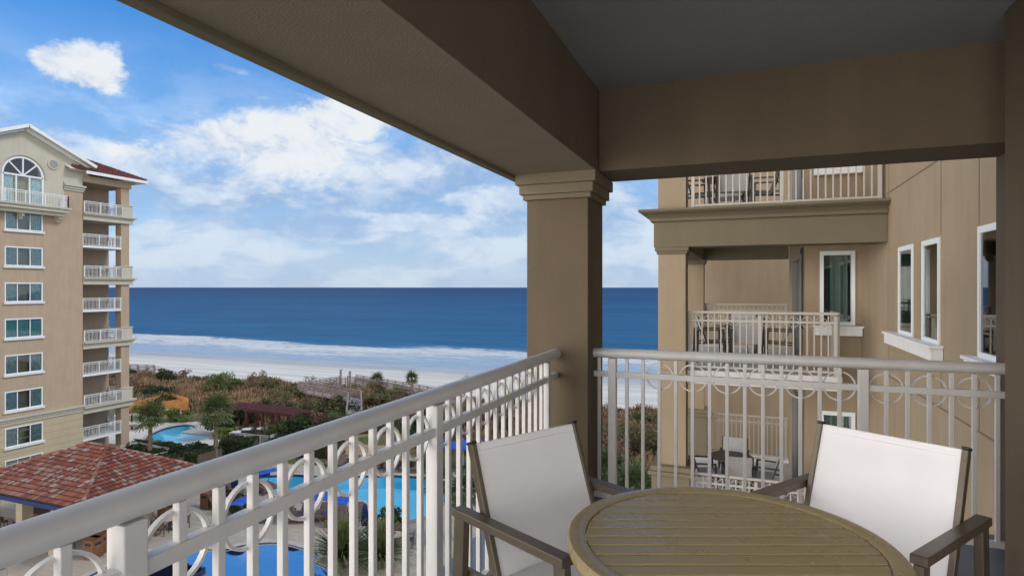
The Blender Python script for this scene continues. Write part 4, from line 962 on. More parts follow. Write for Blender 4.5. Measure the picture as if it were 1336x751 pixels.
def leafcloud(n, centre, rad, size, clumps=14, asp=2.0, flat=.0):
    """leaf quads spread in clumps within an ellipsoid; returns C,A,B,tone"""
    centre = np.array(centre, float); rad = np.array(rad, float)
    cc = unit(clumps)*(rng.uniform(.35, .85, (clumps, 1))); cr = rng.uniform(.28, .48, clumps); ct = rng.uniform(0, 1, clumps)
    k = rng.integers(0, clumps, n); d = unit(n)*(rng.uniform(.25, 1, (n, 1))**.5); P = cc[k]+d*cr[k][:, None]
    C = centre+P*rad; a = unit(n); a[:, 2] *= (1-flat); b = np.cross(a, unit(n)); b /= np.linalg.norm(b, axis=1, keepdims=True)+1e-9
    s_ = size*rng.uniform(.6, 1.3, (n, 1)); tone = np.clip(ct[k]*.6+rng.uniform(0, .5, n), 0, 1)
    return C, a*s_, b*s_/asp, tone
def cat_(L): return [np.concatenate(x) for x in zip(*L)]
def bush(name, label, cat, loc, rad, m, n=1400, size=.09, group=None, trunk=True):
    """shrub: foliage and a few stems"""
    r_ = thing(name, label, cat, loc, 0, group); C, A, B, tn = leafcloud(n, (0, 0, rad[2]*.95), rad, size); ok = C[:, 2] > .02
    quads('foliage', C[ok], A[ok], B[ok], tn[ok], M[m], r_)
    mb = MB()
    for i in range(4):
        a = i*1.6+.4; mb.tube([(0, 0, -.15), (rad[0]*.25*math.cos(a), rad[1]*.25*math.sin(a), rad[2]*.5), (rad[0]*.5*math.cos(a), rad[1]*.5*math.sin(a), rad[2]*1.2)], [.05, .035, .012], 6)
    mb.build('stem', M['bark'], r_, world=False); return r_
def tree(label, loc, h, rad, m, n=3500, size=.11, group=None):
    r_ = thing('tree', label, 'tree', loc, 0, group); C, A, B, tn = leafcloud(n, (0, 0, h-rad[2]*.8), rad, size, 26); quads('crown', C, A, B, tn, M[m], r_)
    mb = MB(); mb.tube([(0, 0, -.3), (.05, 0, h*.3), (.0, .08, h*.65)], [.16, .12, .07], 9)
    for i in range(6):
        a = i*1.05; mb.tube([(0, 0, h*(.3+.05*i)), (rad[0]*.35*math.cos(a), rad[1]*.35*math.sin(a), h*.62), (rad[0]*.6*math.cos(a), rad[1]*.6*math.sin(a), h*.85)], [.07, .045, .015], 6)
    mb.build('trunk', M['bark'], r_, world=False); return r_
def hedge(label, p0, p1, wd, h, m, n=2500, size=.06):
    p0, p1 = Vector(p0), Vector(p1); L = (p1-p0).length; z = ground_z(*((p0+p1)/2)); r_ = thing('hedge', label, 'hedge', (p0.x, p0.y, z), math.atan2((p1-p0).y, (p1-p0).x))
    C = np.stack([rng.uniform(0, L, n), rng.uniform(-wd/2, wd/2, n), rng.uniform(0, h, n)], 1); f = rng.integers(0, 3, n); wob = .08*np.sin(C[:, 0]*2.1)+.05*np.sin(C[:, 0]*5.3)
    C[f == 0, 2] = h; C[f == 1, 1] = -wd/2; C[f == 2, 1] = wd/2; C[:, 2] += wob*(C[:, 2]/h)+rng.normal(0, .035, n); C[:, 1] += rng.normal(0, .05, n)
    a = unit(n); b = np.cross(a, unit(n)); b /= np.linalg.norm(b, axis=1, keepdims=True); s_ = size*rng.uniform(.6, 1.4, (n, 1)); tn = np.clip(.5+.35*np.sin(C[:, 0]*1.7)*np.cos(C[:, 1]*3)+rng.normal(0, .22, n), 0, 1)
    quads('foliage', C, a*s_, b*s_*.6, tn, M[m], r_)
    mb = MB(); mb.box(.1, L-.1, -wd/2+.08, wd/2-.08, -.2, h-.10); mb.build('branches', M['bark'], r_, world=False); return r_
def frond_data(base, az, droop, L, fan=True, n=11, w_=.045):
    """one fan palm frond: petiole then radiating leaflets"""
    d = np.array([math.cos(az)*math.cos(droop), math.sin(az)*math.cos(droop), math.sin(droop)]); side = np.array([-math.sin(az), math.cos(az), 0]); up = np.cross(d, side)*-1
    hub = np.array(base)+d*L*.5; C = []; A = []; B = []; T = []
    C.append(np.array(base)+d*L*.25); A.append(d*L*.25); B.append(side*.018); T.append(.2); tn = random.random()
    for i in range(n):
        a = (i/(n-1)-.5)*R(230); l_ = L*.55*(1-.25*abs(a)/2); dd = d*math.cos(a)+side*math.sin(a); dd = dd-np.array([0, 0, .28+.35*abs(math.sin(a))*.6]); dd /= np.linalg.norm(dd)
        bb = np.cross(dd, up); bb /= np.linalg.norm(bb)+1e-9
        C.append(hub+dd*l_*.5); A.append(dd*l_*.5); B.append(bb*w_); T.append(min(1, max(0, tn*.7+random.random()*.4)))
    return C, A, B, T
def fan_palm(label, loc, h, L=.95, nf=30, m='palm_leaf', cat='palm tree', group=None, name='palm_tree', lean=.05, w_=.045):
    r_ = thing(name, label, cat, loc, random.uniform(0, 6), group); C, A, B, T = [], [], [], []
    top = (lean*h, 0, h)
    for i in range(nf):
        az = i*2.399; dr = R(82-i*(125/nf)); c, a, b, t_ = frond_data(top, az, dr, L*random.uniform(.85, 1.15), w_=w_); C += c; A += a; B += b; T += t_
    quads('crown', np.array(C), np.array(A), np.array(B), np.array(T), M[m], r_)
    mb = MB(); pts = [(lean*h*(k/12)**1.3, 0, -.3+(h+.3)*k/12) for k in range(13)]; mb.tube(pts, [.19-.05*k/12+(.02 if k % 2 else 0) for k in range(13)], 10)
    for k in range(int(h/.22)):                     # old leaf boots
        a = k*2.4; z = .15+k*.22; x = lean*h*(z/h)**1.3; mb.beam((x+.13*math.cos(a), .13*math.sin(a), z), (x+.22*math.cos(a), .22*math.sin(a), z+.16), .07, .03)
    mb.build('trunk', M['trunk'], r_, world=False); return r_
def spiky(label, loc, L=1.3, n=130, m='palm_dark', w_=.022, z0=.3, name='yucca_plant', cat='plant'):
    """sword-leaved clump"""
    r_ = thing(name, label, cat, loc, 0); az = rng.uniform(0, 2*np.pi, n); e = rng.uniform(R(5), R(88), n); C, A, B, T = [], [], [], []
    for a, q in zip(az, e):
        l_ = L*random.uniform(.7, 1.1); p = np.array([0, 0, z0]); d = np.array([math.cos(a)*math.cos(q), math.sin(a)*math.cos(q), math.sin(q)]); s_ = np.array([-math.sin(a), math.cos(a), 0]); tn = random.random()
        for k in range(3):
            C.append(p+d*l_/6); A.append(d*l_/6); B.append(s_*w_*(1-.3*k)); T.append(tn); p = p+d*l_/3; d = d-np.array([0, 0, .22]); d /= np.linalg.norm(d)
    quads('leaves', np.array(C), np.array(A), np.array(B), np.array(T), M[m], r_)
    mb = MB(); mb.tube([(0, 0, -.3), (0, 0, z0+.1)], [.14, .09], 8); mb.build('trunk', M['bark'], r_, world=False); return r_

# dune scrub: three kinds of growth nobody could count
def patch(x, y, s_): return math.sin(x*.21*s_+1.1*s_)*math.cos(y*.33*s_-.4)+.6*math.sin(x*.5*s_+y*.4)+.35*math.sin(x*1.3-y*1.1*s_)
def scrub(name, label, m, cond, nblade, h0, h1, w_, seed, bushes=0):
    rg = np.random.default_rng(seed); X = rg.uniform(-125, 25, nblade*4); Y = rg.uniform(49.0, 72.8, nblade*4)
    keep = np.array([cond(x, y) and not (y < 53+1.5*math.sin(x*.3) and x < -30) for x, y in zip(X, Y)]); X, Y = X[keep][:nblade], Y[keep][:nblade]
    Z = np.array([ground_z(x, y) for x, y in zip(X, Y)]); n = len(X); hh = rg.uniform(h0, h1, n)*(.6+.5*np.abs(np.sin(X*.7)*np.cos(Y*.9)))
    a = rg.normal(0, .28, (n, 3)); a[:, 2] = 1; a /= np.linalg.norm(a, axis=1, keepdims=True); th = rg.uniform(0, np.pi, n); b = np.stack([np.cos(th), np.sin(th), 0*th], 1)*w_*rg.uniform(.6, 1.4, (n, 1))
    C = np.stack([X, Y, Z], 1)+a*hh[:, None]*.5; tn = np.clip(.5+.3*np.sin(X*1.7)*np.cos(Y*1.3)+rg.normal(0, .25, n), 0, 1); L = [(C, a*hh[:, None]*.5, b, tn)]
    for _ in range(bushes):
        for _t in range(40):
            x, y = rg.uniform(-120, 10), rg.uniform(53, 72)
            if cond(x, y): break
        r_ = rg.uniform(.7, 1.7); hz = r_*rg.uniform(.45, .8); c, A_, B_, t_ = leafcloud(int(330*r_), (x, y, ground_z(x, y)+hz*.8), (r_, r_, hz), .10, 9); L.append((c, A_, B_, t_))
    C, A_, B_, t_ = cat_(L); o = quads(name, C, A_, B_, t_, M[m]); struct(o, 'stuff'); tag(o, label, cat='scrub'); return o
scrub('dry_reeds', 'dry brown reeds and grass covering the dunes behind the beach', 'leaf_brown', lambda x, y: patch(x, y, 1) > -.55, 85000, .5, 1.25, .034, 1)
scrub('dune_scrub', 'dark rusty twiggy scrub between the reeds on the dunes', 'leaf_rust', lambda x, y: patch(x+7, y, 1.2) < .1, 24000, .4, 1.1, .04, 2, 80)
scrub('dune_bushes', 'low olive green bushes scattered across the dunes', 'leaf_olive', lambda x, y: patch(x+31, y+9, .7) > .15, 14000, .3, .9, .05, 3, 170)
scrub('dune_thicket', 'dark green thicket along the garden side of the dunes', 'leaf_dark', lambda x, y: y < 57+2*math.sin(x*.25) or patch(x-13, y+3, 1.1) > .9, 8000, .3, .9, .05, 4, 70)

# named shrubs and palms that stand out
def gz(p): return (p[0], p[1], ground_z(p[0], p[1]))
fan_palm('fan palm in the garden nearest the far tower, in front of the orange fence', gz(at(195, 604)), 4.1, 1.6, 34)
fan_palm('taller fan palm with ragged crown between the small kidney pool and the hedges', gz(at(281, 604)), 4.6, 1.95, 40)
fan_palm('small bright fan palm on the dunes beside the boardwalk, left one of the pair', gz((-48.0, 71.2)), 1.9, 1.15, 30)
fan_palm('small bright fan palm against the beach, right one of the pair on the dunes', gz((-42.2, 71.0)), 2.6, 1.2, 30)
fan_palm('fan palm at the right end of the dunes beside the near column', gz((-31.5, 66.0)), 3.0, 1.1, 26)
bush('shrub', 'round green shrub by the posts of the far boardwalk', 'shrub', gz((-52.5, 66.5)), (1.6, 1.4, .9), 'leaf_green', 1600)
bush('shrub', 'wispy grey green sapling standing above the dune edge against the sand', 'shrub', gz((-60.0, 71.5)), (1.5, 1.0, 1.1), 'leaf_olive', 420, .07)
bush('shrub', 'small red leaved shrub at the near end of the boardwalk', 'shrub', gz(at(428, 552)), (1.0, .8, .7), 'leaf_red', 1100, .08)
bush('shrub', 'dark round shrub on the dune crest in front of the pale sand', 'shrub', gz((-83.0, 66.0)), (2.6, 1.6, 1.1), 'leaf_dark', 2600)
bush('shrub', 'broad mid green shrub on the dunes above the kidney pool', 'shrub', gz((-68.0, 63.0)), (3.2, 2.2, 1.35), 'leaf_green', 3600)
bush('shrub', 'grey olive shrub mound on the dunes left of the boardwalk', 'shrub', gz((-61.5, 64.0)), (3.0, 2.0, 1.3), 'leaf_olive', 3000)
tree('small dark evergreen tree in front of the orange wooden fence', gz(at(199, 556)), 3.0, (1.2, 1.2, 1.35), 'leaf_dark', 3000)
bush('shrub', 'bright yellow green shrub behind the small kidney pool', 'shrub', gz(at(232, 550)), (2.6, 1.0, .8), 'leaf_bright', 2400)
bush('shrub', 'bright green shrub at the left end behind the round spa', 'shrub', gz(at(180, 547)), (1.8, 1.0, .8), 'leaf_bright', 1600)
bush('shrub', 'dark bush under the taller fan palm beside the kidney pool', 'shrub', gz(at(287, 566)), (1.9, 1.5, 1.0), 'leaf_dark', 2200)
bush('shrub', 'yellow green clipped mound in front of the white garden tables', 'shrub', gz(at(295, 571)), (2.2, 1.1, .62), 'leaf_bright', 2200)
bush('shrub', 'dark green mound left of the maroon pergola', 'shrub', gz(at(318, 556)), (2.6, 1.4, 1.1), 'leaf_dark', 2600)
bush('shrub', 'leafy green shrub between the pergola and the near handrail', 'shrub', gz(at(372, 575)), (2.4, 1.6, 1.1), 'leaf_green', 2600)
bush('shrub', 'rusty brown shrub to the right of the maroon pergola', 'shrub', gz(at(405, 566)), (2.4, 1.6, 1.2), 'leaf_rust', 2400)
hedge('dark clipped hedge behind the white railing below the far tower', at(172, 597), at(236, 612), 1.2, 1.1, 'leaf_dark', 4200)
hedge('low dark hedge along the near side of the small kidney pool', at(172, 586), at(232, 590), 1.0, .75, 'leaf_dark', 3000)
hedge('broad dark hedge block to the right of the kidney pool', at(238, 600), at(275, 607), 2.6, 1.3, 'leaf_dark', 4800)
hedge('tall dark hedge in front of the white garden tables', at(289, 592), at(335, 590), 1.8, 1.35, 'leaf_dark', 5200)
hedge('dark hedge bordering the tan lawn beyond the main pool', (-41.0, 43.2), (-34.0, 45.0), 1.3, 1.3, 'leaf_dark', 4200)
hedge('green hedge along the far end of the tan lawn', (-40.5, 51.0), (-29.0, 53.5), 1.5, 1.6, 'leaf_green', 5200)
tree('dark evergreen tree at the corner of the tan lawn behind the main pool', gz((-38.6, 44.6)), 3.3, (1.5, 1.5, 1.6), 'leaf_dark', 3600)
tree('dark evergreen tree at the right end of the tan lawn', gz((-27.4, 48.5)), 3.6, (1.8, 1.6, 1.7), 'leaf_dark', 3800)
# planting near the pools on this side
spiky('spiky yucca with long pale edged leaves below the near railing', (-20.6, 27.2, G), 2.3, 480, 'palm_leaf', .05, .6)
spiky('second yucca clump just right of the pale edged one', (-18.6, 28.0, G), 2.1, 420, 'palm_leaf', .05, .6)
fan_palm('dark fan palm at the right end of the main pool', gz((-19.0, 35.2)), 2.6, 1.3, 30, 'palm_dark')
fan_palm('dark fan palm standing behind the near chair beyond the left railing', gz((-16.0, 33.0)), 3.0, 1.4, 32, 'palm_dark')
bush('shrub', 'dark green shrub at the right corner of the main pool', 'shrub', gz((-21.0, 32.6)), (1.2, 1.0, .75), 'leaf_dark', 1800)
bush('shrub', 'round dark shrub bed between the blue canopies on the near deck', 'shrub', gz(at(322, 668)), (1.3, 1.0, .6), 'leaf_dark', 1500)
fan_palm('dark palm seen through the right railing left of the wing column', gz((-9.2, 42.5)), 2.4, 1.9, 40, 'palm_dark', w_=.06)
fan_palm('dark palm fronds below the lower wing balcony, right one of the two', gz((-6.6, 39.5)), 2.2, 1.9, 40, 'palm_dark', w_=.06)
bush('shrub', 'rust brown bush seen between pickets left of the wing column', 'shrub', gz((-12.5, 50.5)), (3.6, 2.6, 1.5), 'leaf_rust', 4000)
bush('shrub', 'dark olive bush on the slope beyond the wing column', 'shrub', gz((-9.5, 54.0)), (3.8, 2.6, 1.5), 'leaf_olive', 4000)
bush('shrub', 'dark green bush at the foot of the near column', 'shrub', gz((-14.6, 44.6)), (2.6, 1.8, 1.2), 'leaf_dark', 3200)

# ------------------------------------------------------------------ boardwalks
def boardwalk(label, pts, zd, wd=1.5):
    r_ = thing('boardwalk', label, 'boardwalk', (pts[0][0], pts[0][1], zd))
    mb = MB(); top = []
    for a, b in zip(pts, pts[1:]):
        a = Vector((*a, 0)); b = Vector((*b, 0)); d = (b-a).normalized(); L = (b-a).length+.1; s_ = Vector((-d.y, d.x, 0)); n = int(L/.16)
        for i in range(n):
            p = a+d*(i*.16+.08); mb.beam((*(p-s_*wd/2)[:2], zd), (*(p+s_*wd/2)[:2], zd), .145, .04)
    mb.build('planks', M['boardtop'], r_)
    for sd in (-1, 1):
        mb = MB(); pb = MB()
        for a, b in zip(pts, pts[1:]):
            a = Vector((*a, 0)); b = Vector((*b, 0)); d = (b-a).normalized(); L = (b-a).length; s_ = Vector((-d.y, d.x, 0))*sd*wd/2
            p, q = a+s_, b+s_
            for z, h_, w2 in ((1.02, .05, .18), (.82, .13, .04), (.58, .13, .04), (.34, .13, .04), (.12, .10, .04)): mb.beam((*p[:2], zd+z), (*q[:2], zd+z), w2, h_)
            mb.beam((*p[:2], zd-.12), (*q[:2], zd-.12), .06, .22)
            n = max(1, round(L/1.8))
            for i in range(n+1):
                c = p+(q-p)*(i/n); pb.beam((*c[:2], ground_z(c.x, c.y)-.3), (*c[:2], zd+1.0), .11, .11)
        mb.build('handrail', M['boardwalk'], r_); pb.build('posts', M['boardwalk'], r_)
    return r_
ZB = -13.75
W = [at(462, 548, ZB), at(463, 521, ZB), at(395, 508.5, ZB), at(447, 500.5, ZB-.0)]
boardwalk('grey zigzag boardwalk with handrails crossing the dunes to the beach', W, ZB)
W2 = [at(459, 498.5, ZB), at(500, 505, ZB), at(600, 524, ZB)]
boardwalk('second grey boardwalk running right behind the two small fan palms', W2, ZB)
W3 = [at(120, 481, -14.6), at(197, 484, -14.6)]
boardwalk('grey boardwalk at far left ending in steps down to the sand', W3, -14.6)
a, b = Vector((*W3[1], -14.6)), Vector((W3[1][0]+3.2, W3[1][1]+3.0, -16.2))
st_ = thing('beach_stairs', 'grey wooden steps with handrails down to the sand at far left', 'stairs', (a.x, a.y, a.z))
mb = MB()
for i in range(9): p = a+(b-a)*(i/8); mb.beam((p.x-.7, p.y, p.z), (p.x+.7, p.y, p.z), .3, .05)
mb.build('steps', M['boardtop'], st_)
for sd in (-1, 1):
    o_ = Vector((sd*.75, 0, 0)); mb = MB(); mb.beam(a+o_+Vector((0, 0, 1.0)), b+o_+Vector((0, 0, 1.0)), .12, .06); mb.beam(a+o_+Vector((0, 0, .6)), b+o_+Vector((0, 0, .6)), .04, .09)
    for i in range(5): p = a+o_+(b-a)*(i/4); mb.beam((p.x, p.y, p.z-.8), (p.x, p.y, p.z+1.0), .1, .1)
    mb.build('handrail', M['boardwalk'], st_)
for (px, py) in ((444.5, 508), (456.5, 511)):
    p = at(px, py, ZB-.8); o = MB().beam((*p, ground_z(*p)-.3), (*p, ZB+2.1), .22, .22).build('gate_post', M['boardwalk'])
    tag(o, 'tall grey gate post on the boardwalk, %s one of the pair' % ('left' if px < 450 else 'right'), 'post', 'gate posts on the boardwalk')

# ------------------------------------------------------------------ fences
def board_fence(label, pts, z, h, m):
    r_ = thing('wooden_fence', label, 'fence', (pts[0][0], pts[0][1], z))
    for a, b in zip(pts, pts[1:]):
        mb = MB(); a = Vector(a); b = Vector(b); L = (b-a).length; d = (b-a)/L; n = int(L/.15)
        for i in range(n):
            p = a+d*(i*.15); q = a+d*(i*.15+.135); mb.beam((p.x, p.y, z+h/2), (q.x, q.y, z+h/2), .025, h+.05*math.sin(i*2.3))
        mb.build('boards', m, r_)
        mb = MB()
        for zz in (.35, h-.35): mb.beam((a.x, a.y+.05, z+zz), (b.x, b.y+.05, z+zz), .05, .09)
        mb.build('back_rails', m, r_)
    return r_
board_fence('orange cedar board fence enclosing a yard beyond the kidney pool', [at(203, 546), at(246, 540), at(222, 532), at(158, 549)], G, 1.95, M['wood_fence'])
def metal_fence(label, pts, z, h=1.15, m='white'):
    r_ = thing('metal_fence', label, 'fence', (pts[0][0], pts[0][1], z))
    for a, b in zip(pts, pts[1:]):
        mb = MB(); L = math.dist(a, b); n = max(1, round(L/.13))
        for i in range(n+1):
            x, y = a[0]+(b[0]-a[0])*i/n, a[1]+(b[1]-a[1])*i/n; w_ = .035 if i % 14 == 0 or i == n else .011; mb.box(x-w_, x+w_, y-w_, y+w_, z, z+h)
        for zz in (h-.02, h-.16, .1): mb.beam((*a, z+zz), (*b, z+zz), .04, .04)
        mb.build('fence_panel', M[m], r_)
    return r_
metal_fence('white metal fence in front of the hedge below the far tower', [at(170, 591), at(232, 603), at(243, 601)], G)
metal_fence('short white gate section right beside the tiled pavilion roof', [at(200, 610), at(218, 606)], G)
metal_fence('white railing in front of the orange board fence', [at(211, 547), at(232, 547), at(236, 550)], G, 1.2)
metal_fence('grey pool fence behind the round spa', [at(150, 552), at(172, 551), at(206, 547)], G, 1.0)
metal_fence('pale low fence around the garden tables below the near handrail', [at(300, 575), at(352, 580), at(372, 570)], G, .9)

# ------------------------------------------------------------------ pergola
def pergola(label, p0, p1, dp, h):
    p0, p1 = Vector(p0), Vector(p1); L = (p1-p0).length; r_ = thing('pergola', label, 'pergola', (p0.x, p0.y, G+.02), math.atan2((p1-p0).y, (p1-p0).x))
    for x in np.linspace(.2, L-.2, 4):
        for y in (.2, dp-.2): mb = MB(); mb.box(x-.12, x+.12, y-.12, y+.12, 0, h); mb.box(x-.2, x+.2, y-.2, y+.2, 0, .7); mb.build('post', M['coping'] if False else M['pergola'], r_, world=False)
    for y in (.2, dp-.2): mb = MB(); mb.box(-.3, L+.3, y-.07, y+.07, h, h+.28); mb.build('beam', M['pergola'], r_, world=False)
    for x in np.arange(0, L, .45): mb = MB(); mb.box(x-.04, x+.04, -.4, dp+.4, h+.28, h+.46); mb.build('rafter', M['pergola'], r_, world=False)
    return r_
pa, pb_ = at(318, 572), at(392, 575)
pergola('dark maroon timber pergola with closely spaced rafters behind the garden tables', at(318, 563), at(386, 573), 1.7, 2.15)
pergola('second maroon pergola further left behind the shrubs', at(294, 556), at(320, 559), 1.6, 1.9)
mb = MB(); mb.box(-41.8, -37.5, 49.6, 50.0, G, G+1.35); o = mb.build('garden_wall', M['pergola']); tag(o, 'low dark red garden wall to the right of the pergola', 'wall')

# ------------------------------------------------------------------ pavilion with clay tile roof
pav = thing('pavilion', 'open pool pavilion with a mottled red clay tile hip roof and blue eaves', 'pavilion', (-39.2, 26.4, G))
x0, x1, y0, y1, ez, rz = -45.0, -33.4, 21.56, 29.6, -12.0, -10.24; ra, rb = (-40.2, 26.4, rz), (-38.25, 26.4, rz)
mb = MB(); tiled_face(mb, (x0, y0, ez), (x1, y0, ez), rb, ra, .215, .36, .07); tiled_face(mb, (x1, y0, ez), (x1, y1, ez), rb, rb, .215, .36, .07); tiled_face(mb, (x1, y1, ez), (x0, y1, ez), ra, rb, .215, .36, .07); tiled_face(mb, (x0, y1, ez), (x0, y0, ez), ra, ra, .215, .36, .07)
rf = mb.build('roof', M['tile'], pav)
mb = MB()
for p, q in (((x0, y0, ez), ra), ((x1, y0, ez), rb), ((x1, y1, ez), rb), ((x0, y1, ez), ra), (ra, rb)): cap_line(mb, p, q, .12)
mb.build('hip_cap', M['tile'], rf)
mb = MB(); e = .03; mb.add([(x0+e, y0+e, ez-.04), (x1-e, y0+e, ez-.04), (x1-e, y1-e, ez-.04), (x0+e, y1-e, ez-.04), (ra[0], ra[1], rz-.06), (rb[0], rb[1], rz-.06)], [(0, 3, 2, 1), (0, 1, 5, 4), (1, 2, 5), (2, 3, 4, 5), (3, 0, 4)])
for (a0, a1, b0, b1) in ((x0, x1, y0-.02, y0+.08), (x0, x1, y1-.08, y1+.02), (x0-.02, x0+.08, y0+.1, y1-.1), (x1-.08, x1+.02, y0+.1, y1-.1)): mb.box(a0, a1, b0, b1, ez-.30, ez-.045)
mb.build('eave', M['navy'], rf)
for x in (x0+1.6, x1-3.6, (x0+x1)/2-1):
    for y in (y0+1.2, y1-1.6): mb = MB(); mb.box(x-.3, x+.3, y-.3, y+.3, G, ez-.2); mb.box(x-.38, x+.38, y-.38, y+.38, G, G+.5); mb.box(x-.36, x+.36, y-.36, y+.36, ez-.5, ez-.31); mb.build('column', M['siding_far'], pav)
mb = MB(); mb.box(-43, -37, 24.3, 28.6, G+.004, G+1.1); mb.box(-43.15, -36.85, 24.1, 28.8, G+1.1, G+1.18); mb.build('bar_counter', M['brown_box'], pav)
for i in range(8):
    p = (-43.2+i*.85, 23.4, G+.004); r_ = thing('bar_stool', 'dark bar stool, %s from the left along the pavilion counter' % ORD[i], 'stool', p, 0, 'bar stools at the pavilion counter')
    mb = MB(); mb.box(-.2, .2, -.2, .2, .72, .77); mb.build('seat', M['lounger'], r_, world=False)
    mb = MB(); mb.box(-.2, .2, -.22, -.18, .77, 1.1); mb.build('backrest', M['lounger'], r_, world=False)
    for sx in (-1, 1):
        for sy in (-1, 1): mb = MB(); mb.beam((sx*.17, sy*.17, .72), (sx*.22, sy*.22, 0), .03, .03); mb.build('leg', M['bronze_d'], r_, world=False)

# ------------------------------------------------------------------ pool furniture
def lounger_proto():
    r_ = thing('sun_lounger', '', 'sun lounger'); mb = MB()
    for s_ in (-1, 1): mb.beam((-.95, s_*.32, .30), (.95, s_*.32, .30), .05, .06)
    mb.beam((-.95, -.34, .30), (-.95, .34, .30), .05, .06); mb.beam((.95, -.34, .30), (.95, .34, .30), .05, .06); mb.build('frame', M['bronze_d'], r_, world=False)
    mb = MB(); mb.beam((-.93, 0, .335), (.25, 0, .335), .60, .025); mb.build('seat', M['lounger'], r_, world=False)
    mb = MB(); mb.beam((.25, 0, .34), (.88, 0, .72), .60, .025); mb.build('backrest', M['lounger'], r_, world=False)
    for x in (-.85, .85):
        for y in (-.32, .32): mb = MB(); mb.box(x-.025, x+.025, y-.025, y+.025, 0, .27); mb.build('leg', M['bronze_d'], r_, world=False)
    return r_
LG = lounger_proto(); first = [True]
def lounger(x, y, rz, label, grp):
    if first[0]: o = LG; first[0] = False
    else: o = copy_tree(LG)
    o.location = (x, y, G+.006 if True else 0); o.rotation_euler = (0, 0, rz); o['label'] = label; o['group'] = grp; return o
def row(n, p, q, rz, phrase, grp):
    for i in range(n):
        x = p[0]+(q[0]-p[0])*i/(n-1); y = p[1]+(q[1]-p[1])*i/(n-1); lounger(x, y, rz+rng.normal(0, .05), 'brown sun lounger, %s from left %s' % (ORD[i], phrase), grp)
row(6, (-29.6, 31.3), (-24.2, 33.6), R(115), 'in the row between the two pools', 'loungers between the two pools')
row(5, (-34.4, 33.2), (-39.0, 35.4), R(-60), 'in the row left of the upper pool', 'loungers left of the upper pool')
row(9, (-33.6, 43.2-.6), (-24.6, 45.2-.9), R(105), 'along the far edge of the main pool', 'loungers beyond the main pool')
row(3, (-55.2, 41.6), (-52.6, 41.3), R(-80), 'by the small kidney pool', 'dark loungers by the kidney pool')
def canopy_bed(x, y, rz, label):
    """daybed with a curved pull-over canvas canopy"""
    r_ = thing('canopy_daybed', label, 'daybed', (x, y, G+.006), rz, 'blue canopy daybeds on the pool deck'); mb = MB(); mb.box(-.95, .95, -.65, .65, .27, .36); [mb.box(x-.04, x+.04, y-.04, y+.04, 0, .268) for x in (-.88, .88) for y in (-.58, .58)]; mb.build('base', M['lounger'], r_, world=False)
    mb = MB(); mb.box(-.9, .9, -.6, .6, .362, .48); mb.build('cushion', M['red_towel'] if False else M['lounger'], r_, bevel=.03, world=False)
    mb = MB(); n = 12; vs = []
    for j, yy in enumerate((-.75, -.72, .72, .75)):
        for i in range(n+1):
            a = R(20+i*95/n); rr = 1.15 if 0 < j < 3 else 1.10; vs.append((.9-1.0+math.cos(a)*rr*.95, yy, .45+math.sin(a)*rr))
    fs = [(j*(n+1)+i, j*(n+1)+i+1, (j+1)*(n+1)+i+1, (j+1)*(n+1)+i) for j in range(3) for i in range(n)]; mb.add(vs, fs); c = mb.build('canopy', M['blue'], r_, smooth='all', world=False)
    s_ = c.modifiers.new('s', 'SOLIDIFY'); s_.thickness = .02
    for yy in (-.70, .70):
        mb = MB(); mb.tube([(-.1+math.cos(R(q))*1.07, yy, .42+math.sin(R(q))*1.12) for q in range(0, 121, 12)], .02, 6); mb.build('canopy_hoop', M['bronze_d'], r_, world=False)
    return r_
for (px, py, rz, lb) in ((312, 684, 200, 'below the near handrail, leftmost of the row'), (386, 679, 205, 'between the two pools, second of the row'), (419, 677, 205, 'between the two pools, third of the row'), (444, 683, 205, 'between the two pools, rightmost of the row'),
                         (347, 640, 160, 'at the left tip of the upper pool')):
    p = at(px, py); canopy_bed(p[0], p[1], R(rz), 'royal blue canopy daybed ' + lb)
def umbrella(x, y, label, open_=True, m='blue', h=2.5, r0=1.35):
    r_ = thing('umbrella', label, 'umbrella', (x, y, G+.006), random.uniform(0, 1)); mb = MB(); mb.tube([(0, 0, 0), (0, 0, h+.1)], .022, 8); mb.build('pole', M['white'], r_, world=False)
    mb = MB(); mb.tube([(0, 0, 0), (0, 0, .09)], .25, 16); mb.build('base', M['bronze_d'], r_, world=False)
    mb = MB(); vs = [(0, 0, h)]; fs = []; n = 32
    if open_:
        for k, (rr, z) in enumerate(((.5, h-.16), (1.0, h-.42), (1.0, h-.58))):
            for i in range(n):
                a = 2*math.pi*i/n; sc = 1-(.06 if i % 4 == 2 else .03 if i % 2 else 0)*(rr); vs.append((math.cos(a)*rr*r0*sc, math.sin(a)*rr*r0*sc, z))
    else:
        for k, (rr, z) in enumerate(((.10, h-.12), (.16, h-.5), (.21, h-1.0), (.17, h-1.35))):
            for i in range(n): a = 2*math.pi*i/n; sc = 1+.25*(-1)**i*(.3+k*.25); vs.append((math.cos(a)*rr*sc, math.sin(a)*rr*sc, z))
    kk = (len(vs)-1)//n; fs = [(0, 1+i, 1+(i+1) % n) for i in range(n)]+[(1+j*n+i, 1+(j+1)*n+i, 1+(j+1)*n+(i+1) % n, 1+j*n+(i+1) % n) for j in range(kk-1) for i in range(n)]
    mb.add(vs, fs); mb.build('canopy', M[m], r_, smooth=True, world=False); return r_
p = at(476, 712); umbrella(p[0], p[1], 'closed navy umbrella above the round pinkish table near the yucca', False, 'navy', 2.6)
umbrella(-21.0, 26.9+1.6, 'closed navy umbrella right of the yucca at the deck edge', False, 'navy', 2.6) if False else None
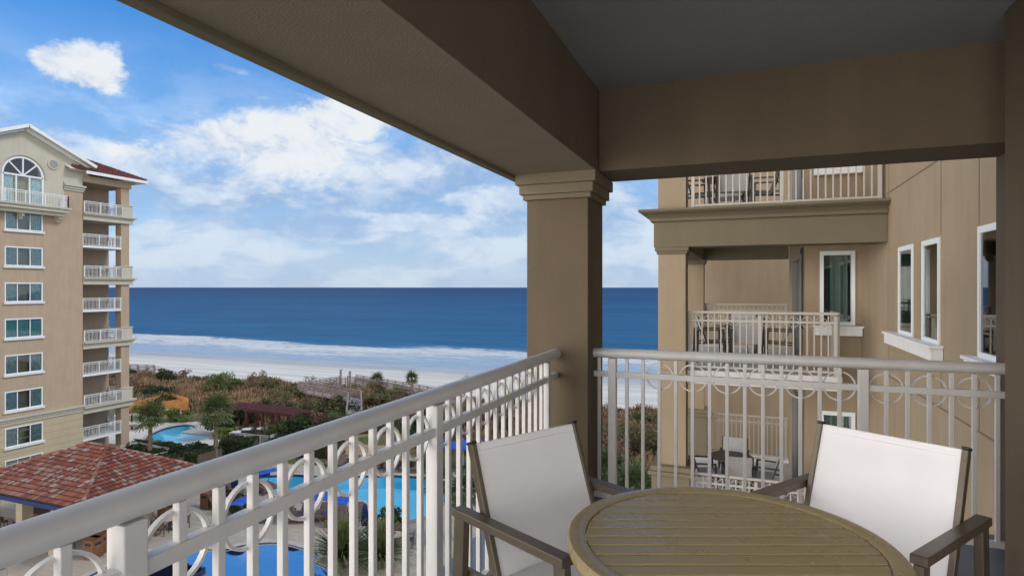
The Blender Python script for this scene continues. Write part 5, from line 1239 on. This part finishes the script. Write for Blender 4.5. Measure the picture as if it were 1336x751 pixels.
for (x, y, lb) in ((-27.6, 45.0, 'open blue umbrella over the loungers beyond the main pool, left one'), (-24.7, 46.0, 'open blue umbrella beyond the main pool, directly right of the closed one'), (-22.6, 46.4, 'open blue umbrella beyond the main pool, second from the right'), (-20.6, 47.0, 'open blue umbrella beyond the main pool, rightmost in view')): umbrella(x, y, lb, True, 'blue', 2.3, 1.3)
umbrella(-26.2, 45.2, 'closed navy umbrella between the open ones beyond the main pool', False, 'navy', 2.5)
p = at(345, 648); umbrella(p[0]-1.2, p[1]+.5, 'closed blue umbrella at the left end of the upper pool', False, 'blue', 2.4)
p = at(306, 655); umbrella(p[0], p[1], 'closed navy umbrella on the deck right of the pavilion', False, 'navy', 2.4)
def deck_table(x, y, label, m='pink', r_=.48, h=.72):
    t_ = thing('deck_table', label, 'table', (x, y, G+.006)); n = 28; mb = MB(); mb.prism([(r_*math.cos(2*math.pi*i/n), r_*math.sin(2*math.pi*i/n)) for i in range(n)], h-.05, h); mb.build('table_top', M[m], t_, bevel=.01, world=False)
    mb = MB(); mb.tube([(0, 0, 0), (0, 0, .05), (0, 0, .051), (0, 0, h-.05)], [.24, .22, .05, .05], 14); mb.build('pedestal', M['bronze_d'], t_, world=False); return t_
def deck_chair(x, y, rz, label, m='lounger', grp=None):
    c = thing('deck_chair', label, 'chair', (x, y, G+.006), rz, grp); mb = MB()
    for s_ in (-1, 1):
        mb.beam((-.25, s_*.26, 0), (-.22, s_*.26, .62), .035, .04, up=(1, 0, 0)); mb.beam((.25, s_*.26, 0), (.25, s_*.26, .62), .035, .04, up=(1, 0, 0)); mb.beam((-.26, s_*.26, .64), (.30, s_*.26, .64), .05, .03)
    mb.beam((-.24, -.26, .40), (-.24, .26, .40), .03, .03); mb.beam((.24, -.26, .40), (.24, .26, .40), .03, .03)
    mb.build('frame', M['bronze_d'], c, world=False); mb = MB(); mb.beam((-.22, 0, .43), (.27, 0, .44), .50, .04); mb.build('seat', M[m], c, world=False)
    mb = MB(); mb.beam((-.21, 0, .45), (-.34, 0, .92), .50, .03, up=(1, 0, .3)); mb.build('backrest', M[m], c, world=False); return c
sets = [(at(476, 715), 'round pinkish stone table under the closed navy umbrella', 'the pinkish table under the closed umbrella'), (at(515, 712), 'pinkish stone table half hidden by railing posts, right of the closed umbrella', 'the table right of the closed umbrella'),
        (at(297, 664), 'pinkish stone table on the deck left of the blue canopies', 'the table left of the blue canopies'), (at(508, 611), 'pinkish stone table beyond the main pool', 'the table beyond the main pool'), (at(222, 690), 'pinkish stone table on the deck in front of the pavilion', 'the table in front of the pavilion')]
for (p, lb, ph) in sets:
    deck_table(p[0], p[1], lb)
    for i, a in enumerate((20, 110, 200, 290)):
        q = R(a); deck_chair(p[0]+.85*math.cos(q), p[1]+.85*math.sin(q), q+math.pi, 'brown deck chair on the %s side of %s' % (('right', 'far', 'left', 'near')[i], ph), grp='chairs round the deck tables')
for k, (px, py) in enumerate(((309, 573), (323, 569), (342, 568))):   # white garden tables
    p = at(px, py); t_ = thing('garden_table', 'white topped garden table behind the tall hedge, %s of three' % ('leftmost', 'middle', 'rightmost')[k], 'table', (p[0], p[1], G+.02), 0, 'white garden tables')
    n = 24; mb = MB(); mb.prism([(.55*math.cos(2*math.pi*i/n), .55*math.sin(2*math.pi*i/n)) for i in range(n)], .74, .79); mb.build('table_top', M['white'], t_, world=False)
    mb = MB(); mb.tube([(0, 0, 0), (0, 0, .75)], .06, 8); mb.build('pedestal', M['bronze_d'], t_, world=False)
    for i, a in enumerate((60, 180, 300)):
        q = R(a); c = deck_chair(p[0]+1.15*math.cos(q), p[1]+1.15*math.sin(q), q+math.pi, 'dark garden chair at the %s side of the %s white garden table' % (('far', 'left', 'near')[i], ('leftmost', 'middle', 'rightmost')[k]), grp='garden chairs round the white tables'); c.location.z = G+.02
def cabinet(px, py, label, s_=1.0):
    x, y = at(px, py); c = thing('bin_cabinet', label, 'litter bin', (x, y, G+.006), .1); mb = MB(); mb.box(-.34*s_, .34*s_, -.34*s_, .34*s_, .05, 1.05*s_); b = mb.build('body', M['brown_box'], c, bevel=.01, world=False)
    mb = MB(); mb.box(-.38*s_, .38*s_, -.38*s_, .38*s_, 1.05*s_, 1.12*s_); mb.build('lid', M['brown_box'], c, bevel=.01, world=False)
    mb = MB(); mb.box(-.2*s_, .2*s_, -.345*s_, -.341*s_, .78*s_, .93*s_); mb.build('opening', M['black'], c, world=False)
    mb = MB(); mb.box(.345*s_-.004, .345*s_, -.2*s_, .2*s_, .78*s_, .93*s_); mb.build('opening', M['black'], c, world=False); return c
cabinet(122, 727, 'brown wooden litter cabinet on the deck below the near railing post'); cabinet(128, 722, 'second brown wooden litter cabinet just behind the first')
cabinet(271, 662, 'brown wooden towel cabinet on the deck right of the pavilion')
cabinet(216, 676, 'dark brown cabinet at the pavilion corner')
# lattice screen beside the main pool
x, y = at(497, 694); s_ = thing('lattice_screen', 'small white lattice screen at the end of the main pool', 'screen', (x, y, G+.006), R(10)); mb = MB()
for i in range(7): mb.box(-.5+i*.16, -.46+i*.16, -.02, .02, 0, .9)
for i in range(6): mb.box(-.52, .52, -.018, .018, .05+i*.16, .09+i*.16)
mb.build('lattice', M['white'], s_, world=False); mb = MB()
for xx in (-.56, .56): mb.box(xx-.05, xx+.05, -.05, .05, 0, 1.0)
mb.build('frame', M['white'], s_, world=False)
